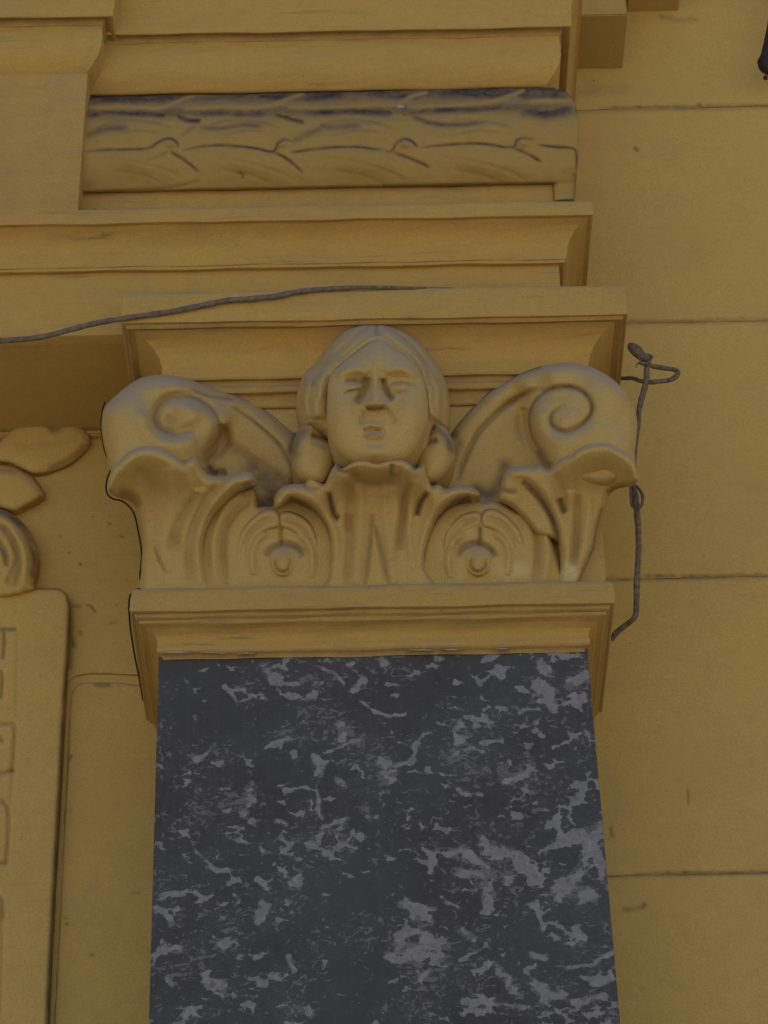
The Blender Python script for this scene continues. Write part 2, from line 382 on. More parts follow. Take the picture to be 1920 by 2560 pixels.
def block(poly, strokes=(), pitch=6, parent=wall, mat_=M_wall, rim=(7, .006), name='stone_block', depth=0.0, lump=.0009):
    rl = Relief(poly, -(D-depth), pitch=pitch, closed_smooth=False, rim=rim, back=.012+depth)
    for sname in strokes: rl.stroke(*sname[0], **sname[1]) if isinstance(sname[0], tuple) else rl.stroke(**sname)
    return rl.make(name, mat_, parent, lump=lump, lscale=60)
XR = 2500
def jr(y, x, s=-.0195): return y+s*(x-1700)
joints = [-420, 271, 806, 1446, 2187, 2900]
for i in range(5):
    a, b_ = joints[i], joints[i+1]
    xl = 1330
    xs = np.linspace(xl, XR, 60)
    wl = 1.2*wob(xs, xs*0+i*300, 70)
    top = [(x, jr(a, x)+.6+w_) for x, w_ in zip(xs, wl)]
    wl = 1.2*wob(xs, xs*0+(i+1)*300, 70)
    bot = [(x, jr(b_, x)-.6+w_) for x, w_ in zip(xs, wl)][::-1]
    rl = Relief(top+bot, -D, pitch=6, closed_smooth=False, rim=(6, .0018), back=.0045)
    if 0 < a < 2600:
        rl.stroke([(xl, jr(a, xl)+2), (XR, jr(a, XR)+2)], 4, 0, dirt=.22, dw=4, taper=False)
    if b_ < 2600:
        seglist = {271: [(1500, 1920, .75)], 806: [(1560, 1920, .6)], 1446: [(1500, 1700, .4), (1700, 1920, .7)], 2187: [(1590, 1920, .8)]}.get(b_, [])
        for (xa, xb, dd) in seglist:
            rl.stroke([(xa, jr(b_, xa)-3), ((xa+xb)/2, jr(b_, (xa+xb)/2)-4), (xb, jr(b_, xb)-3)], 4, -.001, dirt=dd*.55, dw=3.5, taper=False)
            for k in range(7):
                xx = random.uniform(xa, xb); rl.stroke([(xx, jr(b_, xx)-6), (xx+random.uniform(4, 14), jr(b_, xx)-7)], 5, -.001, dirt=random.uniform(.2, .55), dw=3.5)
    if i == 3:
        rl.stroke([(1720, 1975), (1722, 2010)], 3, -.0005, dirt=.35, dw=3)
        rl.stroke([(1527, 2070), (1531, 2090)], 4, -.0005, dirt=.45, dw=4)
    if i == 4:
        rl.stroke([(1560, 2274), (1590, 2272), (1610, 2264)], 5, 0, dirt=.3, dw=6, taper=False)
        rl.stroke([(1605, 2268), (1612, 2262)], 4, -.0005, dirt=.5, dw=5)
    if i == 1:
        rl.stroke([(1588, 371), (1592, 375)], 3, -.0005, dirt=.5, dw=4)
    if i == 0:
        rl.stroke([(1440, 232), (1500, 226), (1560, 222)], 16, 0, dirt=.14, dw=15, taper=False)
        rl.stroke([(1655, 42), (1700, 50), (1742, 48)], 7, 0, dirt=.25, dw=6, taper=False)
    rl.make('stone_block', M_wall, wall, lump=.0009, lscale=60)

# left of the pilaster: upper field and lower block with a rounded corner
up_poly = [(-500, 950), (470, 945), (470, 1697), (345, 1690), (280, 1686), (225, 1686), (190, 1692), (172, 1706), (163, 1728), (160, 1760), (-500, 1765)]
rl = Relief(up_poly, -D, pitch=4, closed_smooth=False, rim=(6, .005), back=.012)
rl.stroke(rb([(440, 68), (465, 72), (480, 90), (492, 110)]), 3, -.001, dirt=.55, dw=2.5)
rl.stroke(rb([(370, 75), (410, 72)]), 3, -.001, dirt=.4, dw=3)
rl.stroke(rb([(410, 205), (415, 215)]), 3, -.001, dirt=.4, dw=4)
rl.stroke(rb([(565, 160), (600, 152)]), 3, -.001, dirt=.3, dw=3)
rl.stroke([(175, 1500), (177, 1580), (176, 1640), (172, 1680)], 6, 0, dirt=.4, dw=6)
rl.stroke([(176, 1595), (180, 1612)], 6, 0, dirt=.75, dw=8)
for q in ((272, 1309), (303, 1341), (150, 1340), (172, 1380), (200, 1410)):
    rl.stroke([q, (q[0]+3, q[1]+1)], 3, -.0008, dirt=.45, dw=3)
rl.stroke([(345, 1692), (280, 1688), (225, 1688), (192, 1694)], 5, 0, dirt=.5, dw=3, taper=False)
rl.make('stone_block', M_wall, wall, lump=.0009, lscale=45)
lo_poly = [(470, 1712), (350, 1712), (300, 1706), (250, 1704), (205, 1706), (186, 1716), (177, 1735), (173, 1780), (168, 1900), (162, 2000), (155, 2140), (150, 2260), (142, 2400), (133, 2580), (125, 2760), (470, 2760)]
rl = Relief(lo_poly, -D, pitch=4, closed_smooth=False, rim=(7, .006), back=.012)
rl.stroke(rb([(490, 475), (560, 478)]), 4, 0, dirt=.35, dw=5)
rl.stroke(rb([(340, 880), (365, 840)]), 3, 0, dirt=.5, dw=3)
for q in ((335, 1668), (340, 1700)): rl.stroke(rb([q, (q[0]+5, q[1]+2)]), 3, -.0008, dirt=.5, dw=3)
rl.stroke(rb([(465, 1858), (480, 1860)]), 3, -.0008, dirt=.5, dw=3)
rl.stroke(rb([(670, 1545), (715, 1540)]), 3, 0, dirt=.3, dw=2.5)
rl.stroke(rb([(352, 560), (348, 700), (345, 900), (330, 1100), (318, 1300), (305, 1550), (295, 1800), (280, 2100), (275, 2210)]), 3, 0, dirt=.35, dw=3, taper=False)
rl.make('stone_block', M_wall, wall, lump=.0009, lscale=45)

# two small corbels high on the wall at the right
cb = empty('corbel', tuple(P(1500, 100, D)), 'square ochre corbel jutting from the wall beside the top of the cornice', 'corbel')
yf = D-.125
x0, x1 = pxx(1436, 170, D), pxx(1556, 170, D)
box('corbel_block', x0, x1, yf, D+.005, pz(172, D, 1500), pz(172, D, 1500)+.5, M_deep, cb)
cb2 = empty('corbel', tuple(P(1630, 20, D)), 'orange ochre corbel cut by the top edge, right of the square one', 'corbel')
x0, x1 = pxx(1566, 28, D), pxx(1696, 28, D)
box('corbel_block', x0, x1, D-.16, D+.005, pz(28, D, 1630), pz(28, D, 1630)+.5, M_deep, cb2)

# ---------------------------------------------------------------- mouldings
def sweep(name, prof, xl, xr, parent, mat_, left_ret=True, right_ret=True, yb=None, step=.02, dirt=None, wobble=.0006, yoff=0.0):
    """prof = [(projection in front of y=0, z)], run along the front and returned to the wall at its ends"""
    yb = D if yb is None else yb
    pr = np.array([(a, b) for a, b in prof], float)
    # round corners: resample each edge into several points with pulled corners
    pts = []; dl = []
    for i in range(len(pr)):
        if 0 < i < len(pr)-1:
            a, b, c = pr[i-1], pr[i], pr[i+1]
            r_ = min(.0032, np.linalg.norm(b-a)*.4, np.linalg.norm(c-b)*.4)
            u = (a-b)/(np.linalg.norm(a-b)+1e-9); v = (c-b)/(np.linalg.norm(c-b)+1e-9)
            pts += [b+u*r_, b*.5+(b+u*r_)*.25+(b+v*r_)*.25, b+v*r_]; dl += [i]*3
        else: pts.append(pr[i]); dl.append(i)
    pr = np.array(pts)
    st = []   # stations: (x, y, kx, ky): position = (x + kx*proj, y - ky*proj)
    if left_ret:
        for y in np.linspace(yb, .02, 6): st.append((xl, y, -1, 0))
        st.append((xl, 0, -1, 1))
    n = max(2, int((xr-xl)/step))
    xs = np.linspace(xl, xr, n)
    for x in (xs[1:-1] if left_ret or right_ret else xs): st.append((x, 0, 0, 1))
    if not left_ret: st.insert(0, (xl, 0, 0, 1))
    if right_ret:
        st.append((xr, 0, 1, 1))
        for y in np.linspace(.02, yb, 6): st.append((xr, y, 1, 0))
    else: st.append((xr, 0, 0, 1))
    V = []; A = []
    m_ = len(pr)
    for si, (x, y, kx, ky) in enumerate(st):
        for j, (p_, z) in enumerate(pr):
            wv = wobble*math.sin(x*23+z*61)+wobble*.8*math.sin(x*71+j*1.3)
            V.append((x+kx*(p_+wv), y+yoff-ky*(p_+wv), z+wobble*math.sin(x*37+j*.2)))
            A.append(dirt[dl[j]]*.6 if dirt else 0)
    Fc = []
    for i in range(len(st)-1):
        for j in range(m_-1):
            a = i*m_+j
            Fc.append((a, a+1, a+m_+1, a+m_))
    o = build(name, V, Fc, mat_, parent, True, {'dirt': A}, sharp=38)
    return o
def prof(L, x=960, flat=True):
    q = [(p_, pz(y, -p_, x)) for p_, y in L]
    if flat: q[0] = (q[0][0], q[1][1]+.0005)
    return q
def arc(p0, y0, p1, y1, bulge, n=7):
    """profile points from (p0,y0) to (p1,y1), bulge>0 pushes forward (convex), <0 hollows"""
    out = []
    for i in range(n+1):
        t = i/n; out.append((p0+(p1-p0)*t+bulge*math.sin(math.pi*t), y0+(y1-y0)*t))
    return out

# ---- pilaster shaft
shaft = empty('marble_pilaster', (pxx(933, 1641, 0), 0, 0), 'dark grey marble pilaster shaft with white shards, under the carved capital', 'pilaster')
vlist = [((1180, 960, 1230, 990, 1290, 1000, 1330, 1050), 17), ((1060, 1000, 1110, 980, 1170, 1020, 1200, 1060), 10), ((1090, 1060, 1150, 1070, 1210, 1080, 1200, 1140, 1190, 1190), 13),
 ((1330, 1040, 1375, 1090, 1350, 1090), 15), ((1440, 890, 1450, 940, 1400, 980), 11), ((1480, 940, 1560, 940, 1590, 900), 17), ((1560, 960, 1520, 1040, 1480, 1100, 1440, 1140), 17),
 ((1570, 1000, 1590, 1060), 12), ((1530, 1130, 1570, 1150), 15), ((910, 1170, 960, 1190, 1010, 1180), 14), ((960, 1200, 990, 1240, 920, 1270, 890, 1280), 14), ((900, 1310, 950, 1330, 1000, 1300, 1030, 1340), 30),
 ((880, 1350, 960, 1370), 24), ((1000, 1400, 970, 1420), 10), ((850, 690, 850, 730, 880, 740), 19), ((890, 700, 950, 670, 960, 630), 8), ((690, 560, 720, 575, 700, 600), 11), ((620, 680, 620, 740), 13),
 ((640, 650, 700, 640, 760, 620), 6), ((400, 770, 395, 820, 360, 855), 12), ((395, 880, 400, 882), 9), ((450, 370, 470, 400), 17), ((420, 360, 500, 370), 8), ((520, 460, 560, 470, 610, 460), 13),
 ((530, 430, 590, 400), 9), ((640, 370, 680, 380, 700, 420), 6), ((780, 420, 740, 440), 8), ((850, 330, 850, 350), 12), ((1090, 405, 1130, 420), 7), ((1380, 350, 1400, 370), 15), ((1370, 430, 1400, 450, 1420, 490), 17),
 ((1300, 440, 1350, 450), 6), ((1480, 410, 1530, 400), 18), ((1500, 490, 1520, 460), 9), ((1300, 510, 1370, 510), 6), ((1150, 540, 1160, 570), 7), ((1120, 535, 1220, 548), 4), ((1370, 580, 1385, 600), 8), ((1240, 610, 1180, 625), 5),
 ((1250, 760, 1290, 740, 1340, 710), 8), ((1500, 760, 1530, 770, 1500, 810), 13), ((1290, 860, 1310, 870), 11), ((780, 840, 784, 842), 13), ((500, 790, 560, 770, 610, 780, 620, 830, 630, 880), 6), ((630, 930, 620, 965, 590, 970), 11),
 ((640, 910, 720, 880), 5), ((540, 1095, 544, 1098), 16), ((260, 1440, 290, 1460, 240, 1445), 16), ((590, 1530, 594, 1532), 14), ((1230, 1390, 1270, 1440, 1300, 1470), 12), ((1360, 1440, 1400, 1490, 1440, 1480), 16),
 ((1350, 1345, 1380, 1350), 11), ((1110, 1260, 1150, 1290), 8), ((1190, 1300, 1110, 1360), 5), ((1500, 1250, 1520, 1290), 9), ((1360, 1160, 1370, 1200, 1385, 1250), 5), ((90, 1200, 120, 1240), 9), ((280, 1310, 300, 1305), 8),
 ((430, 1440, 440, 1444), 9), ((400, 1360, 425, 1350), 7), ((200, 690, 240, 660, 265, 635), 5), ((205, 540, 210, 550), 8), ((345, 490, 390, 465), 5), ((300, 430, 345, 480), 5), ((800, 510, 860, 525, 920, 515), 4), ((540, 660, 545, 680), 8),
 ((170, 930, 210, 990, 265, 1050), 3), ((200, 1165, 260, 1135), 4), ((80, 1150, 160, 1140), 5), ((410, 1090, 450, 1120), 8), ((430, 1170, 420, 1230), 9), ((520, 1350, 530, 1400), 8), ((100, 1420, 130, 1440), 9), ((150, 1330, 100, 1320), 6),
 ((980, 960, 1010, 1000, 1000, 1060), 7), ((1040, 1150, 1100, 1180), 6), ((1180, 520, 1200, 560), 4), ((1060, 500, 1130, 512), 3), ((1100, 780, 1180, 800), 5), ((1220, 500, 1260, 505), 6), ((1180, 340, 1240, 330), 6), ((1430, 1380, 1560, 1370, 1620, 1340), 5),
 ((1120, 1500, 1220, 1500, 1320, 1520), 6), ((1480, 1500, 1600, 1480), 8), ((1560, 1430, 1610, 1420), 12), ((760, 480, 790, 500), 6), ((490, 940, 520, 960), 6), ((470, 890, 500, 900), 7), ((760, 940, 764, 944), 10), ((690, 740, 700, 770), 7)]
def shaft_face():
    # rows of the visible part come from the photo's edges, the shaft then runs straight down to its base
    e = [(400, 1467, 1641), (375, 1548, 2560)]
    zt, zb = pz(1600, 0, 933), pz(2600, 0, 933)
    xlt, xlb = pxx(401, 1600, 0), pxx(374, 2600, 0); xrt, xrb = pxx(1463.5, 1600, 0), pxx(1551.5, 2600, 0)
    nx, nz = 360, 330
    zs = list(np.linspace(zt, zb, nz)); zs += list(np.linspace(zb-.03, .42, 40))
    zs = np.array(zs)
    tt = np.clip((zt-zs)/(zt-zb), 0, 1)
    xl = xlt+(xlb-xlt)*tt; xr = xrt+(xrb-xrt)*tt
    u = np.linspace(0, 1, nx)
    X = xl[:, None]+(xr-xl)[:, None]*u; Z = np.repeat(zs[:, None], nx, 1)
    # vein guide field, laid out on the slab
    px = 401+(1463.5-401)*u[None, :]+(tt[:, None])*(-27+(88+27)*u[None, :])
    # photo row for each z at x=933
    rows = np.linspace(1600, 2600, 200); zr = np.array([pz(r, 0, 933) for r in rows])
    py = np.interp(-zs, -zr, rows)[:, None]-.0227*(px-933)
    fld = np.zeros(X.shape)
    mx, my = (px-340)/.7354, (py-1400)/.7354+px*0
    wx = mx+9*wob(mx, my, 22)+4*wob(mx, my, 8, 5); wy = my+9*wob(mx, my, 22, 12)+4*wob(mx, my, 8, 3)
    vis = slice(0, nz)
    for co, r_ in vlist:
        pth = np.array(co, float).reshape(-1, 2)
        bb = (mx[vis] > pth[:, 0].min()-70) & (mx[vis] < pth[:, 0].max()+70) & (my[vis] > pth[:, 1].min()-70) & (my[vis] < pth[:, 1].max()+70)
        if not bb.any(): continue
        a = wx[vis][bb]; b_ = wy[vis][bb]
        d, _ = segdist(a, b_, pth, want_t=True)
        q = fld[vis]; q[bb] = np.maximum(q[bb], np.clip(1.0-(d/r_)*.52, 0, .82)); fld[vis] = q
    # denser fine shards at lower left and lower right, few down the middle
    reg = .10*np.exp(-((mx-330)/260)**2)*(my > 600)*np.clip((my-600)/400, 0, 1)+.14*np.exp(-((mx-1480)/220)**2)+.13
    reg = reg-.14*np.exp(-((mx-690)/110)**2)*np.clip((my-950)/300, 0, 1)-.07*np.exp(-((mx-230)/170)**2-((my-620)/260)**2)
    fld[nz:] = np.clip(.3*wob(mx[nz:], my[nz:]*1.0, 60), 0, 1)
    fld = fld+reg
    Vv = np.stack([X, np.zeros_like(X), Z], -1).reshape(-1, 3)
    nr = len(zs)
    idx = np.arange(nr*nx).reshape(nr, nx)
    Fq = np.stack([idx[:-1, :-1], idx[1:, :-1], idx[1:, 1:], idx[:-1, 1:]], -1).reshape(-1, 4).tolist()
    # arris and sides
    k = len(Vv); extra = []; fa = []
    for side, col, sg in ((0, 0, -1), (1, nx-1, 1)):
        base = k+len(extra)
        for r in range(nr):
            x = X[r, col]
            extra.append((x+sg*.0015, .0015, zs[r])); extra.append((x+sg*.0015, D+.005, zs[r])); fa += [.35, .1]
        for r in range(nr-1):
            a, b_ = int(idx[r, col]), int(idx[r+1, col]); c, d = base+2*r, base+2*r+2
            if sg < 0: Fq += [(a, c, d, b_), (c, c+1, d+1, d)]
            else: Fq += [(a, b_, d, c), (c, d, d+1, c+1)]
    Vv = np.concatenate([Vv, np.array(extra)]); at = np.concatenate([fld.ravel(), fa])
    return build('marble_slab', Vv, Fq, M_marble, shaft, True, {'vein': at}, sharp=50)
shaft_face()
xa, xb = pxx(374, 2600, 0), pxx(1551, 2600, 0)
box('base_plinth', xa-.06, xb+.06, -.06, D, 0, .25, M_marble, shaft, .004)
box('base_moulding', xa-.035, xb+.035, -.035, D, .25, .42, M_marble, shaft, .03)

# ---- capital
cap = empty('pilaster_capital', (pxx(933, 1466, 0), 0, pz(1640, 0)), 'carved ochre capital with a human head between two volutes above acanthus leaves', 'capital')
def limits(pl, pr_, py, p_):
    return pxx(pl, py, -p_)+p_, pxx(pr_, py, -p_)-p_
# necking moulding below the leaves
PN = .044
xl, xr = limits(326, 1537, 1495, PN)
L = [(0, 1440), (PN-.006, 1461), (PN, 1467), (PN, 1518), (PN-.007, 1524), (PN-.007, 1532), (PN-.013, 1540)] + arc(PN-.013, 1541, PN-.018, 1556, .003, 4) + [(PN-.022, 1562)] + arc(PN-.024, 1565, .009, 1612, -.006, 6) + [(.009, 1622), (.003, 1630), (0.0015, 1640)]
dl = [0, 0, .15, .15, .5, .35, .25] + [.2]*5 + [.3] + [0]*7 + [.45, .6, .5]
neck = sweep('necking_moulding', prof(L, 933), xl, xr, cap, M_mould, dirt=dl)
# bell block behind the carving
bx0, bx1 = pxx(366, 1440, .004), pxx(1503, 1300, .004)
zb0, zb1 = pz(1500, 0), pz(960, 0)
box('bell', bx0, bx1, .004, D, zb0+.0, zb1+.02, M_carve, cap, .003)
# abacus
PA = .075
xl, xr = limits(306, 1567, 760, PA)
L = [(0, 700), (PA-.004, 722), (PA, 727), (PA, 797), (PA-.006, 801), (PA-.008, 812), (PA-.018, 815)] + arc(PA-.018, 816, .018, 930, -.010, 8) + [(.018, 942), (.010, 946), (.010, 958), (.014, 962), (.014, 975), (.004, 982), (.004, 1010), (0, 1016)]
dl = [.1, .25, .05, .05, .45, .6, .3] + [0]*9 + [.4, .5, .3, .2, .4, .5, .3, .2]
sweep('abacus', prof(L, 940), xl, xr, cap, M_mould, dirt=dl)

for k_, (a_, b_) in enumerate([((408, 1627), (470, 1627)), ((500, 1628), (575, 1629)), ((590, 1629), (640, 1630)), ((1015, 1621), (1085, 1620)), ((1100, 1620), (1160, 1619)), ((1240, 1618), (1270, 1617))]):
    n_ = 9; V_ = []; F_ = []
    for t_ in range(n_):
        u_ = t_/(n_-1); x_ = a_[0]+(b_[0]-a_[0])*u_; y_ = a_[1]+(b_[1]-a_[1])*u_+random.uniform(-1.2, 1.2)+4
        h_ = (.8+random.uniform(0, 1.2))*math.sin(math.pi*min(.95, max(.05, u_)))**.5
        for dy_, Yq in ((-h_, -.012), (h_, -.012), (h_, -.002), (-h_, -.002)): V_.append(P(x_, y_+dy_, Yq))
    for t_ in range(n_-1):
        for q_ in range(4): F_.append((t_*4+q_, t_*4+(q_+1) % 4, t_*4+4+(q_+1) % 4, t_*4+4+q_))
    F_ += [(0, 1, 2, 3), ((n_-1)*4+3, (n_-1)*4+2, (n_-1)*4+1, (n_-1)*4)]
    build('mortar_chip', V_, F_, M_white, cap)
# --- volutes
vl = r6([(155, 830), (120, 720), (100, 640), (88, 540), (95, 450), (115, 400), (180, 335), (250, 275), (320, 230), (400, 203), (480, 197), (560, 205), (640, 225), (740, 255), (830, 275), (900, 300), (980, 325), (1060, 355), (1120, 390), (1200, 445), (1270, 500), (1330, 545), (1400, 565), (1420, 700), (1400, 900), (1280, 1000), (1150, 1120), (1000, 1000), (800, 900), (500, 850), (300, 900)])
c6 = lambda x, y, h: (220+x*.3858, 860+y*.3858, h)
rl = Relief(vl, [c6(450, 300, .085), c6(250, 500, .105), c6(600, 640, .10), c6(800, 520, .085), c6(600, 500, .085), c6(900, 350, .035), c6(1050, 450, .018), c6(1150, 650, .012), c6(950, 600, .02), c6(1300, 700, .012), c6(1150, 900, .010), c6(950, 780, .012), c6(1350, 600, .014), c6(200, 700, .10)], rim=(46, .050), back=.12)
# outer roll of the left scroll: groove, rising lip, eye
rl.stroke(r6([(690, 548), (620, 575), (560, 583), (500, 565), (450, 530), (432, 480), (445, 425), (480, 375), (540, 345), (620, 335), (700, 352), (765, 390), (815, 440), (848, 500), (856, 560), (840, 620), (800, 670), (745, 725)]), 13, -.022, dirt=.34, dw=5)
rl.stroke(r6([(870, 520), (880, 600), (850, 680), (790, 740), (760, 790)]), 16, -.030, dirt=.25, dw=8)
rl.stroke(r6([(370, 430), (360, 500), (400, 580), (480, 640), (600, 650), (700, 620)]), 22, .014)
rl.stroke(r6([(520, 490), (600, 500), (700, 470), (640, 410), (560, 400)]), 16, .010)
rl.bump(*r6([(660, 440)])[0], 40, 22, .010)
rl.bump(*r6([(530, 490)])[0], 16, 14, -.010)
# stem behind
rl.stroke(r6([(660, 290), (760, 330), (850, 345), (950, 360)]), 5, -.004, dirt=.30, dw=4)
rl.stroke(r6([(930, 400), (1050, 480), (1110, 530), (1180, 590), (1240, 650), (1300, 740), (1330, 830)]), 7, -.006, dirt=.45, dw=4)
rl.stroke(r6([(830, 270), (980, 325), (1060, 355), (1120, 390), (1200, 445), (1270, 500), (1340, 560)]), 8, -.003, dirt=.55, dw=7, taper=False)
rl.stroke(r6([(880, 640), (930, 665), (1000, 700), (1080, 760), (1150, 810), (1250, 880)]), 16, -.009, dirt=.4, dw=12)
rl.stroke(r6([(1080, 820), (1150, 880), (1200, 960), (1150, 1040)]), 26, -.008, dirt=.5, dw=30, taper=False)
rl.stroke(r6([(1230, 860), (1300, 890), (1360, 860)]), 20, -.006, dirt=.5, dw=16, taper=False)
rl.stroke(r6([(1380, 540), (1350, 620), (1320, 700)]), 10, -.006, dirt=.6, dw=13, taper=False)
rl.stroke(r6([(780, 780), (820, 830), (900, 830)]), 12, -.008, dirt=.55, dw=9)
rl.floor = .0; rl.ray = .03
rl.make('volute', M_carve, cap)

vr = r7([(540, 500), (570, 455), (620, 400), (680, 335), (740, 275), (800, 230), (870, 190), (950, 150), (1040, 120), (1120, 105), (1190, 100), (1260, 108), (1320, 125), (1390, 160), (1450, 205), (1500, 260), (1535, 320), (1555, 380), (1560, 450), (1553, 520), (1545, 580), (1540, 700), (1400, 760), (1250, 750), (1100, 780), (900, 900), (760, 960), (560, 900), (500, 740), (500, 600)])
c7 = lambda x, y, h: (860+x*.4702, 860+y*.4702, h)
def vr_base(X, Y):
    pts = [c7(1150, 170, .085), c7(1000, 180, .055), c7(850, 260, .035), c7(700, 390, .022), c7(620, 520, .014), c7(1400, 300, .100), c7(1380, 500, .100), c7(1200, 520, .095), c7(1060, 400, .085), c7(1200, 380, .090), c7(900, 420, .016), c7(760, 560, .014), c7(880, 640, .012), c7(700, 800, .012), c7(560, 700, .012), c7(1540, 400, .085), c7(900, 330, .015)]
    num = 0; den = 0
    for (cx, cy, h) in pts:
        wgt = 1/(((X-cx)**2+(Y-cy)**2)+1100.0)**1.9
        num = num+wgt*h; den = den+wgt
    return num/den
rl = Relief(vr, vr_base, rim=(30, .040), back=.12)
rl.stroke(r7([(600, 730), (620, 660), (650, 590), (690, 510), (740, 440), (800, 380), (860, 330), (920, 290), (990, 255), (1060, 238)]), 7, -.012, dirt=.40, dw=4)
rl.stroke(r7([(1080, 620), (1030, 550), (995, 480), (985, 400), (1000, 330), (1040, 275), (1100, 240), (1180, 228), (1240, 238), (1290, 270), (1318, 320), (1315, 365), (1290, 405), (1240, 445), (1180, 465), (1130, 450), (1103, 420), (1105, 380), (1130, 345), (1180, 325)]), 7, -.013, dirt=.5, dw=3.6)
rl.stroke(r7([(960, 340), (950, 420), (970, 500), (1010, 570), (1060, 630)]), 16, -.020, dirt=.1)
rl.stroke(r7([(1230, 340), (1200, 400), (1150, 400)]), 14, .006)
rl.stroke(r7([(1060, 350), (1050, 430), (1090, 500), (1170, 530), (1280, 500), (1370, 420)]), 18, .006)
rl.stroke(r7([(575, 455), (620, 400), (680, 335), (740, 275), (800, 230), (870, 190), (950, 150), (1040, 120)]), 6, -.001, dirt=.5, dw=4, taper=False)
rl.stroke(r7([(560, 470), (600, 520), (560, 620), (520, 700)]), 12, -.004, dirt=.45, dw=14, taper=False)
rl.stroke(r7([(700, 770), (780, 800), (840, 720), (860, 650)]), 20, -.006, dirt=.45, dw=14, taper=False)
rl.stroke(r7([(1030, 560), (1060, 620), (1110, 650)]), 10, -.004, dirt=.4, dw=9)
rl.stroke([(1590, 1000), (1560, 940), (1520, 900)], 22, -.004)
rl.ray = .03
rl.make('volute', M_carve, cap)

# --- acanthus leaves
# scroll rosettes between the leaves
def rosette(T, outline, arcs, drop, capa, hx):
    rl = Relief(T(outline), hx, rim=(16, .016), back=.05)
    for a, wd, h, dt in arcs: rl.stroke(T(a), wd, h, dirt=dt, dw=wd*.62)
    return rl
HS = 1.15
ro_l = r6([(700, 1640), (720, 1450), (740, 1250), (800, 1080), (920, 960), (1040, 925), (1085, 960), (1095, 1050), (1140, 1055), (1200, 1052), (1260, 1010), (1400, 1000), (1500, 1070), (1570, 1200), (1610, 1400), (1600, 1640)])
ro_r = r7([(400, 1330), (410, 1150), (440, 1020), (500, 910), (580, 850), (700, 830), (740, 838), (800, 833), (860, 852), (905, 882), (960, 895), (1010, 900), (1060, 960), (1110, 1060), (1150, 1200), (1150, 1330)])
hl = [c6(1000, 1020, .034), c6(900, 1200, .026), c6(850, 1450, .014), c6(1150, 1100, .030), c6(1250, 1250, .024), c6(1100, 1400, .019), c6(1260, 1400, .025), c6(1450, 1250, .022), c6(1500, 1500, .012), c6(1250, 1560, .010)]
hr = [c7(700, 900, .030), c7(850, 920, .030), c7(600, 950, .028), c7(520, 1100, .020), c7(500, 1250, .010), c7(720, 1150, .025), c7(850, 1100, .020), c7(950, 1050, .024), c7(1050, 1150, .018), c7(1050, 1260, .010), c7(720, 1260, .010)]
lobes = [  # outline, height at the tip, height at the foot, side: the nested lobes that arch over the little curl
 ([(745, 1660), (748, 1450), (762, 1330), (800, 1190), (880, 1065), (980, 975), (1060, 940), (1090, 985), (1092, 1062), (1050, 1110), (985, 1190), (950, 1300), (935, 1450), (940, 1660)], .040, .016, 'o'),
 ([(935, 1660), (940, 1430), (960, 1290), (1005, 1185), (1085, 1105), (1165, 1068), (1225, 1078), (1246, 1120), (1238, 1185), (1165, 1212), (1100, 1265), (1068, 1350), (1060, 1480), (1075, 1660)], .040, .014, 'm'),
 ([(1232, 1130), (1250, 1085), (1320, 1085), (1410, 1130), (1475, 1215), (1500, 1330), (1502, 1470), (1490, 1660), (1390, 1660), (1400, 1480), (1400, 1380), (1378, 1285), (1320, 1215), (1250, 1190)], .036, .013, 'm'),
 ([(1065, 1660), (1062, 1480), (1075, 1350), (1115, 1262), (1180, 1208), (1238, 1190), (1262, 1225), (1258, 1290), (1195, 1320), (1150, 1385), (1140, 1480), (1150, 1660)], .034, .011, 'i'),
 ([(1250, 1225), (1262, 1190), (1330, 1205), (1385, 1265), (1408, 1360), (1405, 1480), (1395, 1660), (1335, 1660), (1345, 1480), (1345, 1400), (1310, 1325), (1262, 1290)], .033, .011, 'i')]
def mirror(pts): return [(1198.6-(x-704), y-.5) for x, y in pts]
